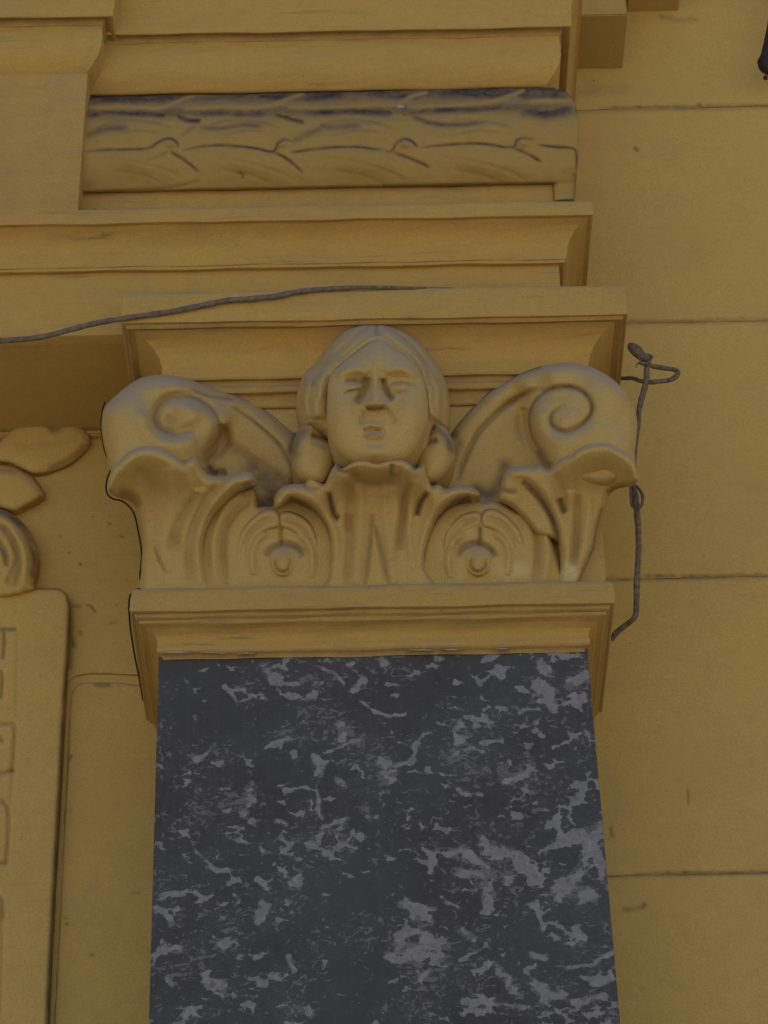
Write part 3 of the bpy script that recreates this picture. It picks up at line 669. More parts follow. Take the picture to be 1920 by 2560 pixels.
for side in (0, 1):
    rl = Relief(ro_r if side else ro_l, hr if side else hl, rim=(12, .014), back=.05)
    fm = (lambda L_: mirror(r6(L_))) if side else r6
    rl.stroke(fm([(1150, 1375), (1180, 1335), (1250, 1298), (1310, 1298), (1370, 1330), (1395, 1380)]), 9, -.006, dirt=.42, dw=6)
    rl.stroke(fm([(1000, 965), (905, 1040), (835, 1180), (812, 1330), (830, 1560)]), 12, .006)
    rl.stroke(fm([(1050, 1020), (960, 1085), (895, 1200), (878, 1350), (900, 1560)]), 8, -.006, dirt=.14, dw=5)
    rl.stroke(fm([(1160, 1225), (1090, 1280), (1062, 1370), (1075, 1500)]), 9, .006); rl.stroke(fm([(1355, 1225), (1430, 1290), (1455, 1400), (1440, 1520)]), 9, .006)
    rl.stroke(fm([(1250, 1200), (1252, 1285)]), 5, -.005, dirt=.25, dw=4)
    if side: rl.worn = .6*np.exp(-((rl.X-1290)/45)**2-((rl.Y-1425)/20)**2)
    scroll = rl.make('leaf_scroll', M_carve, cap)
    for li, (L_, h1, h0, kd) in enumerate(lobes):
        if kd != 'm': continue
        pts_ = fm(L_)
        y0_ = min(p_[1] for p_ in pts_)
        rl = Relief(pts_, lambda X, Y, a=h1, b=h0, y0=y0_: b+(a-b)*np.clip(1-(Y-y0)/150, 0, 1)**.8, rim=(16, .011), back=.03)
        if kd == 'o' :
            rl.stroke(fm([(1075, 985), (985, 1040), (900, 1150), (860, 1280), (845, 1450)]), 6, -.004, dirt=.16, dw=4)
            rl.stroke(fm([(1000, 1000), (1040, 980), (1080, 990)]), 5, -.004, dirt=.3, dw=4)
        elif kd == 'm':
            c_ = [(1215, 1125), (1130, 1150), (1045, 1230), (1005, 1330), (1000, 1460)] if li == 1 else [(1262, 1135), (1340, 1150), (1415, 1220), (1445, 1330), (1445, 1460)]
            rl.stroke(fm(c_), 8, -.004, dirt=.14, dw=4.5)
        rl.stroke(fm(L_[3:8] if li in (0, 1, 3) else L_[1:6]), 4, 0, dirt=.20, dw=4, taper=False)
        rl.make('leaf_lobe', M_carve, scroll, lump=.0005)
    # the curl under the arches
    rl = Relief(fm([(1172, 1372), (1205, 1330), (1262, 1312), (1320, 1330), (1352, 1372), (1350, 1430), (1318, 1480), (1262, 1504), (1206, 1480), (1176, 1430)]), .0262, rim=(22, .010), back=.03, pitch=2.2)
    rl.bump(*fm([(1262, 1405)])[0], 15, 17, .006)
    rl.stroke(fm([(1212, 1395), (1212, 1440), (1234, 1470), (1264, 1480), (1294, 1468), (1312, 1430), (1310, 1385)]), 5, -.004, dirt=.34, dw=3.4)
    rl.make('curl', M_carve, scroll, lump=.0004)
HS = .8
def leafbase(top, foot, ftop, tip, reach, wts, yb=1475, power=1.7):
    tx = [p_[0] for p_ in top]; ty = [p_[1] for p_ in top]
    def fn(X, Y):
        yt = np.interp(X, tx, ty); ker = np.interp(X, [q_[0] for q_ in wts], [q_[1] for q_ in wts])
        d_ = np.clip(Y-yt, 0, None)
        return foot+ftop*np.clip((yb-Y)/300, 0, 1.2)+tip*ker*np.exp(-(d_/reach)**power)
    return fn
# left corner leaf
ll = r6([(362, 1660), (345, 1480), (348, 1400), (355, 1300), (345, 1200), (330, 1120), (310, 1060), (270, 1020), (210, 1000), (150, 975), (125, 940), (130, 890), (155, 810), (200, 760), (250, 710), (310, 675), (380, 660), (450, 670), (520, 700), (570, 735), (615, 768), (640, 755), (680, 735), (710, 745), (730, 790), (755, 825), (790, 850), (870, 855), (940, 840), (1010, 828), (1060, 835), (1088, 870), (1090, 915), (1050, 932), (960, 975), (890, 1040), (830, 1110), (790, 1180), (765, 1270), (760, 1350), (775, 1450), (805, 1560), (820, 1660)])
rl = Relief(ll, leafbase([(250, 1230), (270, 1203), (297, 1153), (340, 1122), (394, 1122), (440, 1140), (525, 1170), (610, 1182), (645, 1200)], .020, .030, .085, 88, [(250, 1), (440, .95), (540, .5), (650, .35)]), rim=(26, .034), back=.07)
rl.stroke(r6([(710, 960), (660, 1050), (610, 1130), (570, 1220), (530, 1330)]), 12, -.007, dirt=.14)
rl.stroke(r6([(800, 960), (740, 1040), (690, 1140), (650, 1260), (640, 1400)]), 26, .005)
rl.stroke(r6([(430, 1310), (450, 1380), (480, 1440), (510, 1490)]), 6, -.004, dirt=.3, dw=4)
rl.stroke(r6([(640, 790), (700, 870), (720, 950)]), 12, -.006)
rl.stroke(r6([(200, 960), (290, 1000), (330, 1060)]), 12, -.010, dirt=.25)
rl.stroke(r6([(560, 1260), (600, 1300)]), 12, -.002, dirt=.18, dw=12)
rl.stroke(r6([(1000, 930), (1050, 900), (1085, 895)]), 6, -.006, dirt=.3, dw=6)
rl.stroke(r6([(1050, 928), (960, 985), (890, 1050), (830, 1120), (790, 1190)]), 5, -.003, dirt=.45, dw=4, taper=False)
rl.stroke(r6([(330, 800), (400, 950), (405, 1150), (395, 1350), (410, 1560)]), 16, -.006)
rl.stroke(r6([(520, 800), (545, 1000), (500, 1250), (500, 1560)]), 18, .006)
rl.stroke(r6([(900, 870), (790, 975), (700, 1130), (650, 1330), (670, 1560)]), 11, -.008, dirt=.13)
rl.stroke(r6([(990, 860), (860, 980), (760, 1130), (715, 1330), (735, 1560)]), 11, .007)
rl.ray = .02
rl.make('acanthus_leaf', M_carve, cap)

# middle leaf
cl = r5([(600, 1190), (640, 1165), (700, 1130), (770, 1125), (830, 1145), (900, 1130), (980, 1125), (1040, 1145), (1098, 1187), (1140, 1152), (1180, 1170), (1205, 1250), (1212, 1308)]) \
   + r7([(500, 745), (540, 768), (600, 750), (660, 755), (705, 775), (722, 812), (640, 825), (560, 868), (510, 918), (470, 990), (445, 1060), (430, 1130), (435, 1200), (460, 1330)]) \
   + r6([(1540, 1650), (1555, 1500), (1562, 1400), (1560, 1300), (1540, 1200), (1500, 1130), (1450, 1070), (1390, 1030), (1310, 1005), (1240, 1065), (1205, 1050), (1210, 985), (1250, 930), (1320, 907), (1400, 900), (1412, 862), (1450, 850), (1495, 878), (1530, 902)]) + r5([(500, 1230), (545, 1168), (570, 1172)])
c5 = lambda x, y, h: (640+x*.3617, 740+y*.3617, h)
rl = Relief(cl, leafbase([(750, 1245), (800, 1215), (835, 1170), (890, 1150), (1000, 1150), (1050, 1170), (1085, 1215), (1200, 1240)], .022, .030, .085, 66, [(700, .18), (820, .35), (870, .95), (1020, .95), (1065, .35), (1200, .18)], power=2.0), rim=(15, .026), back=.09)
rl.stroke(r7([(150, 900), (148, 980), (140, 1060), (128, 1150), (112, 1290)]), 7, -.005, dirt=.30, dw=4)
rl.stroke(r7([(162, 960), (175, 1020), (195, 1090), (215, 1180), (240, 1290)]), 7, -.005, dirt=.30, dw=4)
rl.stroke(r7([(445, 790), (415, 830), (395, 875), (388, 915)]), 7, -.012, dirt=.55, dw=4.5)
rl.stroke(r6([(1560, 960), (1575, 1040), (1595, 1110), (1625, 1135)]), 7, -.012, dirt=.5, dw=4.5)
rl.stroke(r7([(350, 740), (325, 830), (315, 920), (300, 1010), (290, 1100)]), 9, -.008, dirt=.2)
rl.stroke(r7([(385, 720), (360, 820), (350, 930), (350, 1060), (370, 1200)]), 10, .007)
rl.stroke(r7([(270, 760), (275, 880), (262, 1000), (255, 1150)]), 12, .006)
rl.stroke(r7([(40, 740), (30, 860), (20, 1000)]), 11, -.007, dirt=.12)
rl.stroke(r7([(85, 740), (90, 900), (80, 1080), (60, 1280)]), 13, .007)
rl.stroke(r7([(215, 740), (220, 900), (235, 1080), (270, 1280)]), 13, .007)
rl.stroke(r7([(20, 900), (30, 1050), (10, 1280)]), 9, -.007, dirt=.12)
rl.stroke(r5([(640, 1195), (690, 1260), (740, 1300), (830, 1310), (920, 1290), (960, 1230)]), 13, -.014, dirt=.08)
rl.stroke(r5([(940, 1180), (935, 1230)]), 6, -.008, dirt=.3)
rl.stroke(r5([(550, 1180), (600, 1215), (640, 1215)]), 6, -.006, dirt=.4, dw=4)
rl.stroke(r5([(1090, 1195), (1140, 1170)]), 5, -.006, dirt=.4, dw=4)
rl.stroke(r7([(675, 812), (610, 830), (560, 862), (515, 910), (480, 970)]), 8, -.010, dirt=.5, dw=6)
rl.stroke(r7([(690, 785), (590, 790), (510, 840), (450, 930), (420, 1050), (415, 1180)]), 11, .008)
rl.stroke(r6([(1300, 1008), (1390, 1030), (1450, 1070), (1500, 1130), (1540, 1200), (1558, 1290)]), 8, -.008, dirt=.45, dw=6)
rl.stroke(r6([(1240, 970), (1350, 950), (1450, 990), (1540, 1090), (1600, 1230), (1615, 1400)]), 11, .008)
rl.stroke(r6([(1390, 905), (1430, 935), (1500, 940)]), 5, -.004, dirt=.25)
rl.make('acanthus_leaf', M_carve, cap)

# right corner leaf
lr = r7([(822, 822), (832, 765), (845, 700), (880, 662), (950, 647), (1020, 650), (1040, 640), (1065, 652), (1092, 667), (1115, 640), (1160, 602), (1210, 590), (1260, 550), (1320, 530), (1400, 530), (1460, 555), (1520, 595), (1548, 645), (1562, 700), (1562, 730), (1530, 755), (1470, 765), (1430, 785), (1405, 815), (1385, 880), (1355, 960), (1338, 1060), (1312, 1130), (1282, 1200), (1252, 1280), (1230, 1340), (1140, 1340), (1145, 1180), (1140, 1080), (1110, 1040), (1060, 1030), (1020, 1010), (970, 950), (900, 880), (850, 850)])
rl = Relief(lr, leafbase([(1240, 1240), (1257, 1192), (1307, 1166), (1373, 1165), (1405, 1143), (1452, 1121), (1518, 1112), (1575, 1142), (1600, 1195)], .020, .028, .085, 85, [(1240, .3), (1360, .45), (1440, .9), (1600, 1)]), rim=(18, .028), back=.07)
rl.stroke(r7([(950, 730), (1010, 785), (1060, 845), (1100, 915), (1130, 1000), (1140, 1080)]), 8, -.012, dirt=.5, dw=5)
rl.stroke(r7([(880, 690), (980, 700), (1060, 770), (1120, 860), (1160, 960), (1170, 1100)]), 12, .008)
rl.stroke(r7([(1145, 820), (1155, 860), (1172, 900)]), 7, -.012, dirt=.5, dw=4.5)
rl.stroke(r7([(1120, 690), (1150, 760), (1180, 850), (1210, 950)]), 12, -.006)
rl.stroke(r7([(1245, 800), (1240, 920), (1235, 1050), (1215, 1180)]), 9, -.007, dirt=.22)
rl.stroke(r7([(1200, 780), (1200, 900), (1195, 1050), (1180, 1200)]), 11, .007)
rl.stroke(r7([(1310, 800), (1300, 920), (1280, 1050), (1240, 1200)]), 11, .007)
rl.stroke(r7([(1370, 880), (1345, 970), (1330, 1060), (1305, 1130), (1275, 1200), (1250, 1270)]), 6, -.004, dirt=.45, dw=4, taper=False)
rl.stroke(r7([(830, 770), (870, 785), (920, 790)]), 6, -.005, dirt=.35, dw=4)
rl.stroke(r7([(1400, 800), (1440, 775), (1500, 762)]), 9, -.006, dirt=.35, dw=8)
rl.ray = .02
rl.worn = .9*np.exp(-((rl.X-1400)/55)**2-((rl.Y-1430)/28)**2)+.9*np.exp(-((rl.X-1482)/22)**2-((rl.Y-1440)/22)**2)
rl.make('acanthus_leaf', M_carve, cap)
HS = .65
# --- head
HS = .9
hair_poly = r5([(600, 225), (700, 182), (830, 165), (930, 185), (1020, 225), (1100, 280), (1160, 340), (1200, 400), (1260, 480), (1300, 560), (1325, 640), (1340, 740), (1340, 850), (1325, 920), (1260, 940), (1200, 1100), (1000, 1200), (700, 1200), (560, 1120), (470, 1000), (400, 960), (330, 930), (300, 890), (283, 830), (275, 740), (290, 640), (320, 560), (370, 500), (430, 450), (450, 410), (490, 350), (540, 290)])
rl = Relief(hair_poly, lambda X, Y: .105+.0*X, rim=(62, .095), back=.10)
fx, fy = 840, 700
rl.stroke(r5([(830, 175), (832, 230), (838, 280)]), 7, -.007, dirt=.25, dw=5)
rl.stroke(r5([(800, 230), (700, 330), (600, 420), (520, 480)]), 20, .007)
rl.stroke(r5([(870, 240), (960, 310), (1060, 390), (1140, 480), (1190, 600)]), 20, .006)
rl.stroke(r5([(600, 440), (490, 540), (440, 680), (430, 850)]), 22, .008)
rl.stroke(r5([(380, 560), (360, 700), (370, 850)]), 14, .007)
rl.stroke(r5([(940, 240), (1050, 310), (1130, 400), (1170, 500), (1220, 640)]), 8, -.008, dirt=.12, dw=6)
rl.stroke(r5([(1200, 560), (1240, 700), (1235, 860)]), 20, .006)
rl.stroke(r5([(500, 530), (490, 640), (485, 760), (480, 900)]), 8, -.004, dirt=.22, dw=5)
rl.stroke(r5([(760, 250), (640, 330), (540, 420), (440, 520), (400, 640)]), 8, -.006, dirt=.05)
rl.stroke(r5([(1280, 640), (1290, 760), (1270, 880)]), 8, -.005, dirt=.08)
rl.stroke(r5([(310, 930), (350, 940), (400, 900)]), 12, -.006, dirt=.5, dw=10)
for q_ in ([(810, 200), (700, 260), (590, 350), (480, 450)], [(815, 240), (730, 310), (640, 385), (560, 450)], [(880, 210), (1000, 270), (1100, 360), (1190, 470), (1250, 600)],
           [(870, 270), (960, 330), (1060, 410), (1130, 500), (1180, 620)], [(460, 500), (400, 600), (370, 720), (380, 860)], [(350, 560), (320, 680), (320, 800)], [(1230, 520), (1280, 650), (1290, 800)]):
    rl.stroke(r5(q_), 5, -.0055, dirt=.12, dw=4)
for q_, h_ in (([(560, 400), (500, 470), (475, 540), (440, 600), (445, 680), (415, 760), (430, 840)], .006), ([(430, 500), (400, 560), (405, 640), (370, 720), (385, 800)], -.006),
           ([(1150, 430), (1195, 500), (1200, 580), (1240, 650), (1235, 730), (1265, 820)], -.006), ([(1080, 400), (1150, 480), (1170, 560), (1205, 640), (1200, 740), (1225, 830)], .006),
           ([(700, 230), (640, 300), (560, 350), (500, 430)], .005), ([(960, 225), (1040, 270), (1100, 340), (1180, 420)], .005)):
    rl.stroke(r5(q_), 7, h_)
hair = rl
face_poly = r5([(842, 300), (915, 335), (1015, 400), (1100, 475), (1150, 565), (1180, 680), (1192, 780), (1185, 880), (1150, 980), (1090, 1080), (1020, 1140), (900, 1175), (760, 1175), (640, 1140), (560, 1070), (510, 970), (492, 860), (488, 740), (495, 620), (520, 540), (580, 475), (670, 405), (770, 335)])
dface, _, _ = segdist(hair.X, hair.Y, smooth(face_poly, True), True)
hair.H -= .035*np.clip(dface/26, 0, 1)*inside(hair.X, hair.Y, smooth(face_poly, True))
rl = Relief(face_poly, .140, rim=(62, .032), back=.05, rim_pow=.6)
def f(x, y): return r5([(x, y)])[0]
rl.bump(*f(840, 440), 110, 45, .006)
rl.bump(*f(690, 600), 34, 24, -.014); rl.bump(*f(1000, 600), 34, 24, -.014)
rl.stroke(r5([(560, 560), (620, 520), (700, 505), (775, 530)]), 12, .007)
rl.stroke(r5([(890, 525), (960, 500), (1040, 510), (1110, 560)]), 12, .007)
rl.bump(*f(675, 625), 22, 11, .012); rl.bump(*f(1000, 622), 22, 11, .012)
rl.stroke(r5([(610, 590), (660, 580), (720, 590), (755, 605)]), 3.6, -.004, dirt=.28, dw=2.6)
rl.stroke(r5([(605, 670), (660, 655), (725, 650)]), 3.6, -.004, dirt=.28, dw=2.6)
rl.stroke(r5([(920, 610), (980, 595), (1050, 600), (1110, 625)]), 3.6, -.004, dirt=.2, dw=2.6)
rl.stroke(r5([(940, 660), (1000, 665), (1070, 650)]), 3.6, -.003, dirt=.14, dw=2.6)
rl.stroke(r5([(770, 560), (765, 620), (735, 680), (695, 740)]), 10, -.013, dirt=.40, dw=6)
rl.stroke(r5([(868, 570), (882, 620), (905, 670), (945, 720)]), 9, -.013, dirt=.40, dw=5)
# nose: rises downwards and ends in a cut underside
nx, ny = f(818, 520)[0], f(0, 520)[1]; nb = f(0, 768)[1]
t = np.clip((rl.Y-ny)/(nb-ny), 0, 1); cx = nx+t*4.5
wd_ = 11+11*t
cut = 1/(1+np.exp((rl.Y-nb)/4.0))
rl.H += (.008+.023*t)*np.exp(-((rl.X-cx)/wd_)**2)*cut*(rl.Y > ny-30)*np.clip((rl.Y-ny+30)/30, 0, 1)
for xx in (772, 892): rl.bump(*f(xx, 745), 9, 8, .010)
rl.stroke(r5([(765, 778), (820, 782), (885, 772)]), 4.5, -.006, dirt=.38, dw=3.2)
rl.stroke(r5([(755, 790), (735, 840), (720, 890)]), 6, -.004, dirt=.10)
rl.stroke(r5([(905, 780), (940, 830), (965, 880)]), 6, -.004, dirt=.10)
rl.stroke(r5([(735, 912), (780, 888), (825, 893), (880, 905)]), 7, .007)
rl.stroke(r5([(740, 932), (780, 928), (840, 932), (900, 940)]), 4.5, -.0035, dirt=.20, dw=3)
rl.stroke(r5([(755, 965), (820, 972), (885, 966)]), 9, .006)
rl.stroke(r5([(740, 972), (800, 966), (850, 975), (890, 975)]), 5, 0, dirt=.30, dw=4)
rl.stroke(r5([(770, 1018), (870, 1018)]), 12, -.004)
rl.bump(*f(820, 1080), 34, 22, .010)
rl.bump(*f(600, 820), 34, 40, .007); rl.bump(*f(1075, 810), 34, 40, .007)
head = rl.make('carved_head', M_carve, cap, lump=.0005)
hair.make('hair', M_carve, head, lump=.0006)
HS = .65
# curls beside the jaw
cu = r5([(390, 800), (450, 900), (520, 990), (560, 1070), (545, 1180), (480, 1290), (400, 1300), (300, 1270), (258, 1190), (243, 1100), (255, 1010), (300, 920)])
rl = Relief(cu, .084, rim=(46, .038), back=.08)
rl.stroke(r5([(330, 930), (280, 990), (260, 1080)]), 9, -.002, dirt=.45, dw=13, taper=False)
rl.stroke(r5([(400, 965), (450, 975), (500, 990)]), 8, -.010, dirt=.55, dw=7, taper=False)
rl.stroke(r5([(370, 1010), (440, 1030), (500, 1060)]), 7, -.003, dirt=.15)
rl.make('hair_curl', M_carve, head, lump=.0006)
cu = r5([(1200, 760), (1260, 820), (1320, 920), (1360, 1000), (1377, 1080), (1362, 1160), (1310, 1240), (1240, 1290), (1150, 1280), (1100, 1180), (1105, 1080), (1150, 980), (1185, 900)])
rl = Relief(cu, .086, rim=(46, .038), back=.08)
rl.stroke(r5([(1190, 850), (1240, 900), (1290, 950), (1330, 1000), (1345, 1060)]), 12, .004, dirt=.45, dw=10, taper=False)
rl.stroke(r5([(1140, 1030), (1190, 1010), (1240, 1000)]), 7, -.008, dirt=.5, dw=6, taper=False)
rl.stroke(r5([(1200, 900), (1190, 960), (1160, 1010)]), 8, -.006, dirt=.25)
rl.make('hair_curl', M_carve, head, lump=.0006)

# ---------------------------------------------------------------- entablature above the capital
ent = empty('entablature', (0, 0, pz(840, 0, 150)), 'ochre cornice over the capital with stacked mouldings and a laurel leaf band', 'cornice')
XL = -3.5
# lower cornice: fascia, bead, big hollow, fillet
PC = .052
xr = pxx(1481, 525, -PC)-PC
zsof = pz(840, 0, 150)
L = [(0.0, 500), (PC-.004, 510), (PC, 514), (PC, 546), (PC-.006, 551)] + arc(PC-.008, 553, .012, 650, -.009, 8) + [(.012, 655), (.010, 657), (.0095, 664), (.004, 668), (.0, 671)]
pf = prof(L, 960) + [(0, zsof), (-.02, zsof-.0005)]
dl = [.35, .35, .12, .12, .25] + [0]*9 + [.2, .1, .1, .25, .1, 0, 0]
sweep('lower_cornice', pf, XL, xr, ent, M_mould, left_ret=False, dirt=dl)
# soffit running back to the wall
V = [(XL, .018, zsof), (xr-.018, .018, zsof), (xr-.018, D+.004, zsof), (XL, D+.004, zsof)]
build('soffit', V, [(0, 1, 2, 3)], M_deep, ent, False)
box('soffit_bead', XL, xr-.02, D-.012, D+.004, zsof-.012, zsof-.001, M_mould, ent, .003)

# plinth fillet under the leaf band
PF = .004
xr2 = pxx(1383, 490, -PF)-PF
xl2 = pxx(150, 490, -PF)
L = [(0, 440), (PF, 468), (PF, 512), (PF, 530)]
sweep('band_fillet', prof(L, 960), xl2, xr2, ent, M_mould, left_ret=False, dirt=[.1, .05, .2, .4])
# leaf band: a convex roll carved with overlapping laurel leaves
def roll(X, Y):
    yy = Y+.0195*(X-960)
    t = np.clip((yy-228)/(468-228), 0, 1)
    return .004+.040*np.sin(np.pi*np.clip(t*.92+.04, 0, 1))**.75
fb = [(196, 243), (400, 239), (700, 233), (1000, 226), (1300, 219), (1385, 219), (1420, 232), (1440, 262), (1447, 300), (1447, 380), (1443, 430), (1436, 500), (1384, 505), (1383, 462), (1000, 469), (600, 476), (196, 484)]
rl = Relief(fb, roll, closed_smooth=False, rim=(7, .010), back=.10)
# upper ribbon line, leaf ribs, nodes
HS = .38
nodes = [(425, 268), (700, 276), (1003, 270), (1268, 258)]
nodes2 = [(425, 352), (705, 352), (1012, 352), (1308, 350)]
rl.stroke(r1([(368, 465), (480, 460), (600, 462), (690, 466), (760, 440), (830, 415), (870, 402)]), 6, .008)
rl.stroke(r1([(800, 470), (950, 460), (1060, 462), (1160, 458), (1240, 430), (1310, 402)]), 6, .008)
rl.stroke(r1([(1250, 462), (1400, 462), (1550, 455), (1659, 452), (1700, 452)]), 6, .008)
rl.stroke(r2([(60, 455), (110, 420), (180, 400)]), 6, .008); rl.stroke(r2([(110, 460), (250, 455), (420, 445), (510, 425), (600, 392)]), 6, .008)
rl.stroke(r2([(560, 440), (700, 435), (830, 435)]), 6, .006)
# packed soot above and below the ribbon
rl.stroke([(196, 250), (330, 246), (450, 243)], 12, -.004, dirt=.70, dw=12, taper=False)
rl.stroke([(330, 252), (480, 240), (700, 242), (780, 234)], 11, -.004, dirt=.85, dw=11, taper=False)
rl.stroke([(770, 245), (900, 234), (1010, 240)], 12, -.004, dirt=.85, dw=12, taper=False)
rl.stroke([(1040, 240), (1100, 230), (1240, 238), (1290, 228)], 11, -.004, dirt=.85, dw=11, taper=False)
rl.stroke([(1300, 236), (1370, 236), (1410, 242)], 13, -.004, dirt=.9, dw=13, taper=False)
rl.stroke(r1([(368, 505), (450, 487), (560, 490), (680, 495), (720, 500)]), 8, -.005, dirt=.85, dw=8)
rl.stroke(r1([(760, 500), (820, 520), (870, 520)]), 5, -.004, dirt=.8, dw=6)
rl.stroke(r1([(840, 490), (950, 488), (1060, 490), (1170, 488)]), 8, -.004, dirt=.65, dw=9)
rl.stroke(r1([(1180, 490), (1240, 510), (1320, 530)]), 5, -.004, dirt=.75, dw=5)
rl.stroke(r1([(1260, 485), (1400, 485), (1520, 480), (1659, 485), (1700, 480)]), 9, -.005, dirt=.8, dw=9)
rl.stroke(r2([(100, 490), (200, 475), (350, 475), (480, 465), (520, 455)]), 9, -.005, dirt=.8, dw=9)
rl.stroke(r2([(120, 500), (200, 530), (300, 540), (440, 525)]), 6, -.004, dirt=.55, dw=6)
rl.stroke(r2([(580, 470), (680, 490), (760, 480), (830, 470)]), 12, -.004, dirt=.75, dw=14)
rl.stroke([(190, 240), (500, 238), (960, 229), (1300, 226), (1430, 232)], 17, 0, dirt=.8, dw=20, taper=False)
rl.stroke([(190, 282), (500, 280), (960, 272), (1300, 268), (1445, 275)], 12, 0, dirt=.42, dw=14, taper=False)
for q_ in (r1([(368, 465), (480, 460), (600, 462), (690, 466), (760, 440), (830, 415), (870, 402)]), r1([(800, 470), (950, 460), (1060, 462), (1160, 458), (1240, 430), (1310, 402)]), r1([(1250, 462), (1400, 462), (1550, 455), (1700, 452)]), r2([(60, 455), (110, 420), (180, 400)]), r2([(110, 460), (250, 455), (420, 445), (510, 425), (600, 392)]), r2([(640, 440), (700, 435), (830, 435)])):
    rl.clean(q_, 5, .9)
# second tier of leaf tips
rl.stroke(r1([(370, 590), (440, 560), (560, 550)]), 8, -.003, dirt=.45, dw=9)
rl.stroke(r1([(860, 550), (940, 555), (1060, 540), (1140, 550)]), 6, -.003, dirt=.42, dw=6)
rl.stroke(r1([(1380, 540), (1440, 550), (1560, 540)]), 7, -.003, dirt=.45, dw=7)
rl.stroke(r1([(1260, 610), (1330, 580), (1400, 550)]), 6, -.003, dirt=.35, dw=8)
rl.stroke(r1([(780, 590), (820, 560), (850, 545)]), 5, -.002, dirt=.25, dw=5)
# lower leaf outlines
low = [r1([(362, 655), (450, 648), (560, 645), (640, 640), (690, 610), (730, 598), (765, 615), (768, 640)]),
       r1([(780, 650), (880, 632), (980, 628), (1100, 640), (1180, 655), (1200, 620), (1230, 602), (1270, 615)]),
       r1([(1250, 660), (1400, 640), (1540, 635), (1659, 650)]),
       r2([(0, 652), (35, 652), (55, 615), (95, 600), (130, 618), (145, 638)]),
       r2([(150, 638), (290, 625), (420, 620), (550, 637), (575, 605), (610, 595), (650, 605)]),
       r2([(660, 625), (740, 635), (810, 640), (830, 660), (832, 740)])]
for p_ in low: rl.stroke(p_, 4.2, -.006, dirt=.62, dw=3.2)
for p_ in (r1([(735, 655), (780, 680), (820, 710), (860, 745)]), r1([(1180, 655), (1230, 680), (1270, 710), (1310, 750)]), r2([(35, 655), (100, 680), (150, 700), (200, 725)]), r2([(560, 640), (620, 665), (680, 700)])):
    rl.stroke(p_, 4.5, -.006, dirt=.6, dw=3.5)
rl.stroke(r1([(630, 695), (690, 670), (730, 655)]), 4, -.003, dirt=.3, dw=3)
rl.stroke(r1([(1030, 745), (1048, 755), (1045, 775)]), 3, -.003, dirt=.5, dw=3)
for (x, y) in nodes: rl.bump(x+12, y+10, 17, 9, .010)
for (x, y) in nodes2: rl.bump(x, y+6, 15, 12, .008)
for (x0_, x1_) in ((210, 400), (450, 690), (730, 980), (1040, 1280)):
    xm = (x0_+x1_)/2
    rl.bump(xm, 335, (x1_-x0_)*.33, 22, .007, -.1); rl.bump(xm+40, 400, (x1_-x0_)*.36, 32, .008, .12)
for k_, xs_ in enumerate((250, 520, 800, 1100)):
    rl.stroke([(xs_, 392), (xs_+80, 402), (xs_+170, 428), (xs_+215, 452)], 6, -.003, dirt=.06, dw=3)
    rl.stroke([(xs_+20, 340), (xs_+90, 326), (xs_+150, 330)], 5, -.005, dirt=.16, dw=3)
    rl.stroke([(xs_-10, 318), (xs_+50, 300), (xs_+130, 305), (xs_+180, 320)], 5, -.006, dirt=.22, dw=4)
    rl.stroke([(xs_+60, 345), (xs_+120, 318), (xs_+190, 300)], 7, .007)
    rl.stroke([(xs_+30, 425), (xs_+110, 440), (xs_+160, 462)], 5, -.002, dirt=.04, dw=3)
rl.stroke([(230, 478), (420, 470), (500, 450)], 4, -.003, dirt=.22, dw=3)
rl.stroke([(960, 466), (1150, 462), (1390, 459)], 4, -.004, dirt=.4, dw=3.5, taper=False)
rl.stroke([(205, 484), (600, 474), (960, 467)], 4, -.004, dirt=.28, dw=3, taper=False)
rl.stroke([(1438, 440), (1436, 500)], 7, -.01, dirt=.3)
HS = .65
# the lowest strip of this outline lies behind the fillet
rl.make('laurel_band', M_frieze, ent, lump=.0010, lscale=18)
# a chip of white plaster on the band
b1 = P(np.array([1001.]), np.array([268.]), np.array([-.062]))[0]
bm = bmesh.new(); bmesh.ops.create_icosphere(bm, subdivisions=2, radius=.005)
for v in bm.verts: v.co = Vector((v.co.x*1.3, v.co.y*.7, v.co.z*.55))+Vector(b1)+Vector((random.uniform(-.0006, .0006), 0, random.uniform(-.0006, .0006)))
me = bpy.data.meshes.new('plaster_chip'); bm.to_mesh(me); bm.free()
link('plaster_chip', me, M_white, ent)

# upper moulding over the band
PU = .058
xru = pxx(1438, 50, -PU)-PU
def upper(x): 
    return [(PU+.02, -160), (PU+.012, -60)] + arc(PU+.010, -40, PU-.006, 70, -.004, 5) + [(PU-.008, 76), (PU-.020, 80), (PU-.022, 93), (PU-.024, 97)] + arc(PU-.026, 99, .006, 224, .012, 9) + [(.0, 228), (-.01, 228.5)]
L = upper(0)
dl = [0, 0] + [0]*6 + [.35, .55, .5, .3] + [0]*10 + [.5, .6]
xlu = pxx(150, 100, -.02)
sweep('upper_moulding', prof(L, 960), xlu, xru, ent, M_mould, left_ret=False, dirt=dl)
# projecting plain section at the left, with the same mouldings returned on its side
sec = .040
zs = prof(L, 960)
xblk = pxx(204, 400, -(sec+.012))
pl = [(p_*1.0, z) for p_, z in zs[:-2]]
zlo = pz(533, -(sec+.012), 100)
pl = pl + [(.012, zs[-2][1]), (.012, zlo)]
dl2 = dl[:-2] + [0, .3]
sweep('projecting_block', pl, XL, xblk-.012, ent, M_mould, left_ret=False, dirt=dl2, yoff=-sec, yb=sec+.02)
# soot at the foot of the plain block
# core behind all mouldings
box('core', XL, xr-.003, .003, D+.004, zsof+.004, zsof+.9, M_mould, ent, 0)

